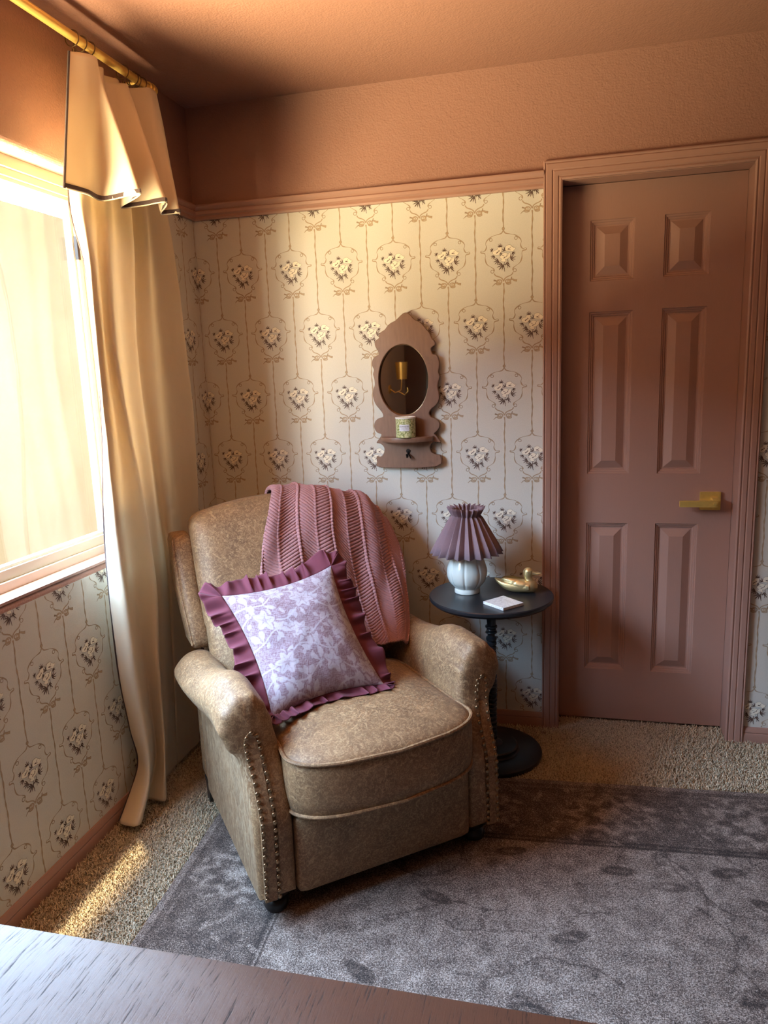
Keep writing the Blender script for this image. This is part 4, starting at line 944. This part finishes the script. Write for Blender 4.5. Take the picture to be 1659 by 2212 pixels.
def plate(name, loops, thick, bevel, mat, parent, y_front, off):
    cu = bpy.data.curves.new(name, 'CURVE'); cu.dimensions = '2D'; cu.fill_mode = 'BOTH'; cu.extrude = thick / 2 - bevel; cu.bevel_depth = bevel; cu.bevel_resolution = 2; cu.offset = -bevel
    for L in loops:
        s = cu.splines.new('POLY'); s.points.add(len(L) - 1); s.use_cyclic_u = True
        for q, (x, z) in zip(s.points, L): q.co = (x, z, 0, 1)
    o = bpy.data.objects.new('tmp', cu); C.objects.link(o); bpy.context.view_layer.update()
    me = bpy.data.meshes.new_from_object(o.evaluated_get(bpy.context.evaluated_depsgraph_get())); bpy.data.objects.remove(o)
    me.transform(Matrix(((1, 0, 0, -off[0]), (0, 0, -1, y_front + thick / 2 - off[1]), (0, 1, 0, -off[2]), (0, 0, 0, 1))))
    me.materials.clear(); me.materials.append(mat); me.name = name
    ob = bpy.data.objects.new(name, me); C.objects.link(ob); ob.parent = parent; return ob
sm_out = [(p.x, p.y) for p in catmull([(a, b_, 0) for a, b_ in OUT], 3, True)]
ov = [(.825 + .0965 * math.cos(a), 1.384 + .1335 * math.sin(a)) for a in np.linspace(0, 2 * PI, 72, endpoint=False)]
MO = (.835, 0, 1.054)
bd = plate('mirror_board', [sm_out, ov], .022, .002, M['mirrorwood'], mir, -.030, MO)
b = MB(); V = [(.825 + .102 * math.cos(a) - MO[0], -.012, 1.384 + .139 * math.sin(a) - MO[2]) for a in np.linspace(0, 2 * PI, 72, endpoint=False)]
b.add(V, [tuple(range(72))]); b.add([(x, -.0085, z) for x, y, z in V], [tuple(range(72))[::-1]])
b.f += [(k, 72 + k, 72 + (k + 1) % 72, (k + 1) % 72) for k in range(72)]; b.m += [0] * 72
b.build('mirror_glass', M['mirror'], mir, smooth=False)
b = MB(); b.tube([(.825 + .0955 * math.cos(a) - MO[0], -.016, 1.384 + .1325 * math.sin(a) - MO[2]) for a in np.linspace(0, 2 * PI, 90, endpoint=False)], .0018, 8, closed=True); b.build('glass_rim', M['wire'], mir)
b = MB(); v, f = rbox((0, -.0045, .28), (.18, .008, .40), .001, 2); b.add(v, f); b.build('backing_board', M['mirrorwood'], mir)
# shelf
b = MB(); pts = [(.102, -.0305), (.102, -.040), (.094, -.060), (.074, -.078), (.048, -.091), (.015, -.099), (-.02, -.099), (-.055, -.090), (-.080, -.074), (-.098, -.052), (-.102, -.0305)]
V = []
for z, s in ((.100, .985), (.103, 1.0), (.115, 1.0), (.118, .985)): V += [(x * s, -.0305 + (y + .0305) * s, z) for x, y in pts]
n = len(pts); b.add(V, [(r_ * n + k, r_ * n + (k + 1) % n, (r_ + 1) * n + (k + 1) % n, (r_ + 1) * n + k) for r_ in range(3) for k in range(n)] + [tuple(range(n))[::-1], tuple(range(3 * n, 4 * n))]); b.build('shelf', M['mirrorwood'], mir, smooth=True, sharp=30)
b = MB(); b.tube([(.001, -.031, .062), (.001, -.036, .052), (.001, -.046, .040), (.001, -.056, .040), (.001, -.062, .052)], .0032, 8); b.tube([(.001, -.030, .062), (.001, -.034, .062)], .008, 12); b.tube([(.001, -.036, .052), (.008, -.043, .046), (.014, -.050, .037)], .0026, 8); b.build('hook', M['blackmetal'], mir)

# candle can on the shelf
can = empty('candle_can', (.838, -.072, 1.172), 'green floral candle tin with white label on the mirror shelf', 'candle')
b = MB(); b.lathe([(.036, 0), (.0375, .002), (.0375, .072), (.0385, .075), (.0372, .0765), (.0355, .074), (.0350, .060), (.001, .059)], 48); b.build('tin', M['can'], can)
b = MB(); b.lathe([(.0376, .0705), (.0388, .072), (.0388, .0765), (.0372, .0775), (.0362, .0755), (.0362, .070)], 48); b.v = b.v; b.f = b.f[:-2]; b.m = b.m[:-2]; b.build('rim', M['whiteceramic'], can)
b = MB(); b.lathe([(.0349, .0605), (.001, .0615)], 32); b.f = b.f[:-2] + [b.f[-1]]; b.m = b.m[:len(b.f)]; b.build('wax', M['whiteceramic'], can)
def wrap(p, r, a0): a = a0 + p[0] / r; return (r * math.sin(a), -r * math.cos(a), p[1])
LA = .06
V = []; nseg = 10
for k in range(nseg + 1):
    x = -.0195 + .039 * k / nseg
    for z in (.026, .050): V.append(wrap((x, z), .0380, LA))
lab = mk('label', V, [(2 * k, 2 * k + 2, 2 * k + 3, 2 * k + 1) for k in range(nseg)], M['labelpaper'], can)
for body, size, zc in (('NORRBLAD', .0068, .0425), ('SCENTED CANDLE', .0028, .0345), ('220 g', .0024, .0300)):
    me = text_mesh(body, size, 'lettering', M['ink'], can, None, None)
    for v in me.vertices: v.co = Vector(wrap((v.co.x, v.co.y + zc), .0382 + v.co.z * .3, LA))
    me.materials.clear(); me.materials.append(M['ink']); o = bpy.data.objects.new('lettering', me); C.objects.link(o); o.parent = lab

# ------------------------------------------------------------------ side table and the things on it
TBX, TBY, TBZ = 1.168, -.250, .622
tb = empty('side_table', (TBX, TBY, 0.002), 'round black pedestal side table behind the armchair', 'side table')
b = MB(); b.lathe([(.200, -.024), (.209, -.023), (.213, -.018), (.219, -.014), (.221, -.008), (.2205, -.003), (.217, 0)], 96, (0, 0, TBZ - .002)); b.build('tabletop', M['blackwood'], tb)
prof = [(.052, .555), (.050, .578), (.040, .600)]
pz = [(.034, .03), (.030, .045), (.020, .055)]
z = .055
def bead(z0, r, h): return [(r * .72, z0), (r * .95, z0 + h * .2), (r, z0 + h * .5), (r * .95, z0 + h * .8), (r * .72, z0 + h)]
pr = [(.040, .030), (.040, .045), (.022, .058)]; z = .062
while z < .46: pr += bead(z, .0190 + .001 * math.sin(z * 30), .017); z += .0182
pr += [(.013, z + .003), (.014, z + .008)] + bead(z + .010, .021, .010) + bead(z + .021, .0175, .008) + bead(z + .030, .022, .012) + [(.0155, z + .046), (.018, z + .075), (.024, z + .105), (.031, .596), (.050, .5965), (.050, .5975)]
pr = sorted(pr, key=lambda q: q[1]); b = MB(); b.lathe(pr, 32); b.build('pedestal', M['blackwood'], tb)
b = MB(); b.lathe([(.172, 0), (.180, .003), (.182, .012), (.180, .019), (.172, .0225), (.098, .0235), (.094, .028), (.093, .040), (.088, .044), (.03, .047)], 72); b.build('base', M['blackwood'], tb)

LX, LY = 1.081, -.232
lamp = empty('table_lamp', (LX, LY, TBZ), 'small lamp with pleated mauve shade and white ceramic base', 'lamp')
def flute(a, z):
    q = a * 8 / (2 * PI); fr = q - math.floor(q); e = abs(fr - .5) * 2; return 1 - .045 * math.exp(-((1 - e) / .16) ** 2) * sm(.012, .03, z) * (1 - sm(.13, .15, z)) + .012 * (1 - e)
b = MB(); pf = [(.042, 0), (.0455, .002), (.0455, .014), (.045, .019), (.052, .027), (.0625, .040), (.0695, .056), (.0725, .074), (.0705, .092), (.065, .110), (.060, .126), (.0575, .142), (.057, .156), (.053, .160), (.02, .161)]
P = catmull([(a, b_, 0) for a, b_ in pf], 4); b.lathe([(p.x, p.y) for p in P], 160, mod=flute); b.build('lamp_base', M['celadon'], lamp)
b = MB(); b.tube([(0, 0, .158), (0, 0, .262)], .006, 12); b.tube([(0, 0, .160), (0, 0, .195)], .014, 16); b.build('stem', M['brass'], lamp)
# pleated shade: zigzag cone with a gathered collar and standing top frill
NPL = 20; V = []; rows_ = []
def shade_r(z):   # z above lamp foot
    return .122 + (.050 - .122) * (z - .150) / (.281 - .150)
lev = [(.137, 1.0, 1.0), (.170, 1, 1), (.205, 1, 1), (.240, 1, 1), (.262, 1, 1), (.271, .92, .8), (.278, .99, 1.0), (.289, 1.09, 1.3), (.300, 1.17, 1.5)]
lev = [(z + .013, a, b_) for z, a, b_ in lev]
sub = 6
for (z, m_, am) in lev:
    rb = shade_r(min(z, .281)) * m_; a_ = .0100 * am * (.55 + .55 * rb / .1)
    for k in range(NPL * 2 * sub):
        ph = k / sub; tri = ph % 2; tri = tri if tri < 1 else 2 - tri; an = 2 * PI * k / (NPL * 2 * sub)
        V.append(((rb + (tri - .5) * a_ * 1.7) * math.cos(an + .05), (rb + (tri - .5) * a_ * 1.7) * math.sin(an + .05), z + (.006 * (tri - .5) if z > .298 else 0) - (0.0 if z > .155 else .002 * tri)))
n = NPL * 2 * sub; F = [(r_ * n + k, r_ * n + (k + 1) % n, (r_ + 1) * n + (k + 1) % n, (r_ + 1) * n + k) for r_ in range(len(lev) - 1) for k in range(n)]
sh = mk('lamp_shade', V, F, M['shade'], lamp, True, None, None, 25); s = sh.modifiers.new('s', 'SOLIDIFY'); s.thickness = .0012
b = MB(); b.tube([(.047 * math.cos(a), .047 * math.sin(a), .268) for a in np.linspace(0, 2 * PI, 40, endpoint=False)], .0015, 6, closed=True)
for a in (0, 2.09, 4.19): b.tube([(0, 0, .262), (.047 * math.cos(a), .047 * math.sin(a), .268)], .0013, 6)
b.build('shade_ring', M['wire'], lamp)

co = empty('coaster', (1.221, -.366, TBZ + .0002), 'square white marble coaster on the black side table', 'coaster')
cc = [(1.153, -.368), (1.226, -.434), (1.289, -.367), (1.216, -.296)]; V = []
for z, s in ((0, .985), (.0008, 1), (.0092, 1), (.010, .985)): V += [((x - 1.221) * s, (y + .366) * s, z) for x, y in cc]
F = [(r_ * 4 + k, r_ * 4 + (k + 1) % 4, (r_ + 1) * 4 + (k + 1) % 4, (r_ + 1) * 4 + k) for r_ in range(3) for k in range(4)] + [(3, 2, 1, 0), (12, 13, 14, 15)]
mk('stone_slab', V, F, M['marble'], co, False)

dk = empty('duck_figurine', (1.265, -.212, TBZ), 'small brass duck figurine on the black side table', 'figurine')
def loft(mb, st_, n=28, m=0):
    V = []
    for i, (c, a, ry, rz) in enumerate(st_):      # centre (x,z), tangent angle, half width in y, half height
        for k in range(n):
            t = 2 * PI * k / n; v_ = math.sin(t) * rz
            V.append((c[0] - v_ * math.sin(a), math.cos(t) * ry, c[1] + v_ * math.cos(a)))
    F = [(i * n + k, i * n + (k + 1) % n, (i + 1) * n + (k + 1) % n, (i + 1) * n + k) for i in range(len(st_) - 1) for k in range(n)] + [tuple(range(n))[::-1], tuple(range((len(st_) - 1) * n, len(st_) * n))]
    mb.add(V, F, m)
def smooth_st(st_, k=4):
    A = catmull([(s[0][0], s[0][1], s[1]) for s in st_], k); B_ = catmull([(s[2], s[3], 0) for s in st_], k); return [((a.x, a.y), a.z, max(.0003, b_.x), max(.0003, b_.y)) for a, b_ in zip(A, B_)]
bodyst = [((-.0860, .0490), -.55, .003, .0020), ((-.078, .0430), -.5, .010, .0070), ((-.063, .0350), -.35, .019, .0125), ((-.042, .0275), -.15, .026, .0200), ((-.012, .0240), 0, .031, .0235), ((.018, .0240), 0, .032, .0235), ((.040, .0245), .1, .029, .0240), ((.054, .0255), .2, .022, .0205), ((.062, .027), .2, .012, .013), ((.0655, .0275), .2, .002, .002)]
b = MB(); loft(b, smooth_st(bodyst), 32)
neck = [((.038, .022), 1.35, .022, .022), ((.038, .038), 1.5, .0175, .0190), ((.034, .050), 1.6, .0125, .0145), ((.031, .058), 1.5, .0130, .0150), ((.0315, .066), 1.45, .0150, .0175), ((.033, .076), 1.4, .0155, .0180), ((.0355, .084), 1.3, .0125, .0140), ((.037, .0905), 1.3, .004, .004)]
loft(b, smooth_st(neck), 28)
bill = [((.040, .074), -.15, .0115, .0120), ((.050, .0715), -.12, .0095, .0085), ((.058, .0695), .0, .0085, .0062), ((.066, .0695), .10, .0078, .0045), ((.074, .0710), .2, .0060, .0026), ((.0785, .0722), .2, .001, .0008)]
loft(b, smooth_st(bill), 20); body_d = b.build('body', M['duckbrass'], dk)
for sgn in (-1, 1):
    V = []; nu_, nv_ = 26, 14
    for i in range(nu_):
        u = i / (nu_ - 1); x = .036 - .098 * u; zc = .0255 + .019 * u ** 1.5; hh = .0195 * math.sin(PI * min(1, (u + .06) * .93)) ** .5 + .001
        bw = .0325 * (1 - u ** 2.6 * .72)
        for j_ in range(nv_):
            v_ = -1 + 2 * j_ / (nv_ - 1); z = zc + hh * v_
            y = bw * math.sqrt(max(0, 1 - (v_ * hh / .027) ** 2)) + .0018 - .0022 * abs(v_) ** 6 - .0010 * max(0, math.sin((v_ * 3 + u * 2) * PI)) - .0018 * (abs((u * 2.6 + v_ * .35) % 1 - .5) < .06) - .004 * sm(.9, 1, u)
            V.append((x, sgn * y, z))
    mk('wing', V, grid_faces(nu_, nv_), M['duckbrass'], dk)
    b = MB(); c_ = Vector((.0375, sgn * .0158, .0765))
    for r_, rr_ in ((.0042, .0006), (.0024, .0006)): b.tube([(c_.x + r_ * math.cos(a), c_.y, c_.z + r_ * math.sin(a)) for a in np.linspace(0, 2 * PI, 20, endpoint=False)], rr_, 6, closed=True)
    b.tube([(c_.x, c_.y - sgn * .002, c_.z), (c_.x, c_.y + sgn * .0008, c_.z)], .0011, 8); b.build('eye', M['duckbrass'], dk)

# ------------------------------------------------------------------ wooden table in the foreground
ds = empty('wooden_table', (1.0, -2.52, 0.007), 'dark rough-sawn wooden table top in the near foreground', 'table')
b = MB(); v, f = rbox((0, 0, .865), (1.90, .530, .056), .012, 12); b.add(v, f); b.build('tabletop', M['desk'], ds)
for x in (-.88, .88):
    for y in (-.20, .20):
        b = MB(); v, f = rbox((x, y, .419), (.06, .06, .836), .006, 4); b.add(v, f); b.build('leg', M['desk'], ds)
b = MB(); b.box(-.85, .85, .175, .195, .74, .835); b.box(-.85, .85, -.195, -.175, .74, .835); b.build('apron', M['desk'], ds, smooth=False)

# ------------------------------------------------------------------ what the mirror sees: sconce and pictures on the far walls
sc_ = empty('wall_sconce', (0, -3.30, 1.36), 'brass wall sconce seen only in the mirror', 'wall lamp')
b = MB(); b.tube([(.001, 0, -.08), (.012, 0, -.08)], .035, 20); b.tube([(.01, 0, -.08), (.05, 0, -.11), (.10, 0, -.09), (.11, 0, -.02), (.11, 0, 0)], .005, 10); b.tube([(.08, 0, -.10), (.13, 0, -.13), (.16, 0, -.10), (.155, 0, -.07)], .004, 8); b.build('arm', M['brass'], sc_)
b = MB(); b.lathe([(.040, 0), (.050, .14), (.052, .14), (.042, 0)], 32, (.11, 0, 0)); b.f = b.f[:-2]; b.m = b.m[:-2]; b.build('lamp_shade', M['brass'], sc_)
for (x, z, w_, h_, lab_) in ((.35, 1.30, .26, .36, 'dark framed picture on the far wall, seen in the mirror'), (1.0, 1.45, .40, .50, 'large dark framed picture on the far wall')):
    p = empty('framed_picture', (x, RY + .001, z), lab_, 'picture')
    b = MB(); b.box(-w_ / 2, w_ / 2, 0, .006, -h_ / 2, h_ / 2); b.build('canvas', simple('dark_canvas', (.03, .03, .035), .5, var=.5, scale=8), p, smooth=False)
    b = MB()
    for a in ((-w_ / 2 - .02, -w_ / 2, -h_ / 2 - .02, h_ / 2 + .02), (w_ / 2, w_ / 2 + .02, -h_ / 2 - .02, h_ / 2 + .02), (-w_ / 2, w_ / 2, h_ / 2, h_ / 2 + .02), (-w_ / 2, w_ / 2, -h_ / 2 - .02, -h_ / 2)): b.box(a[0], a[1], 0, .02, a[2], a[3])
    b.build('picture_frame', M['blackwood'], p, smooth=False)
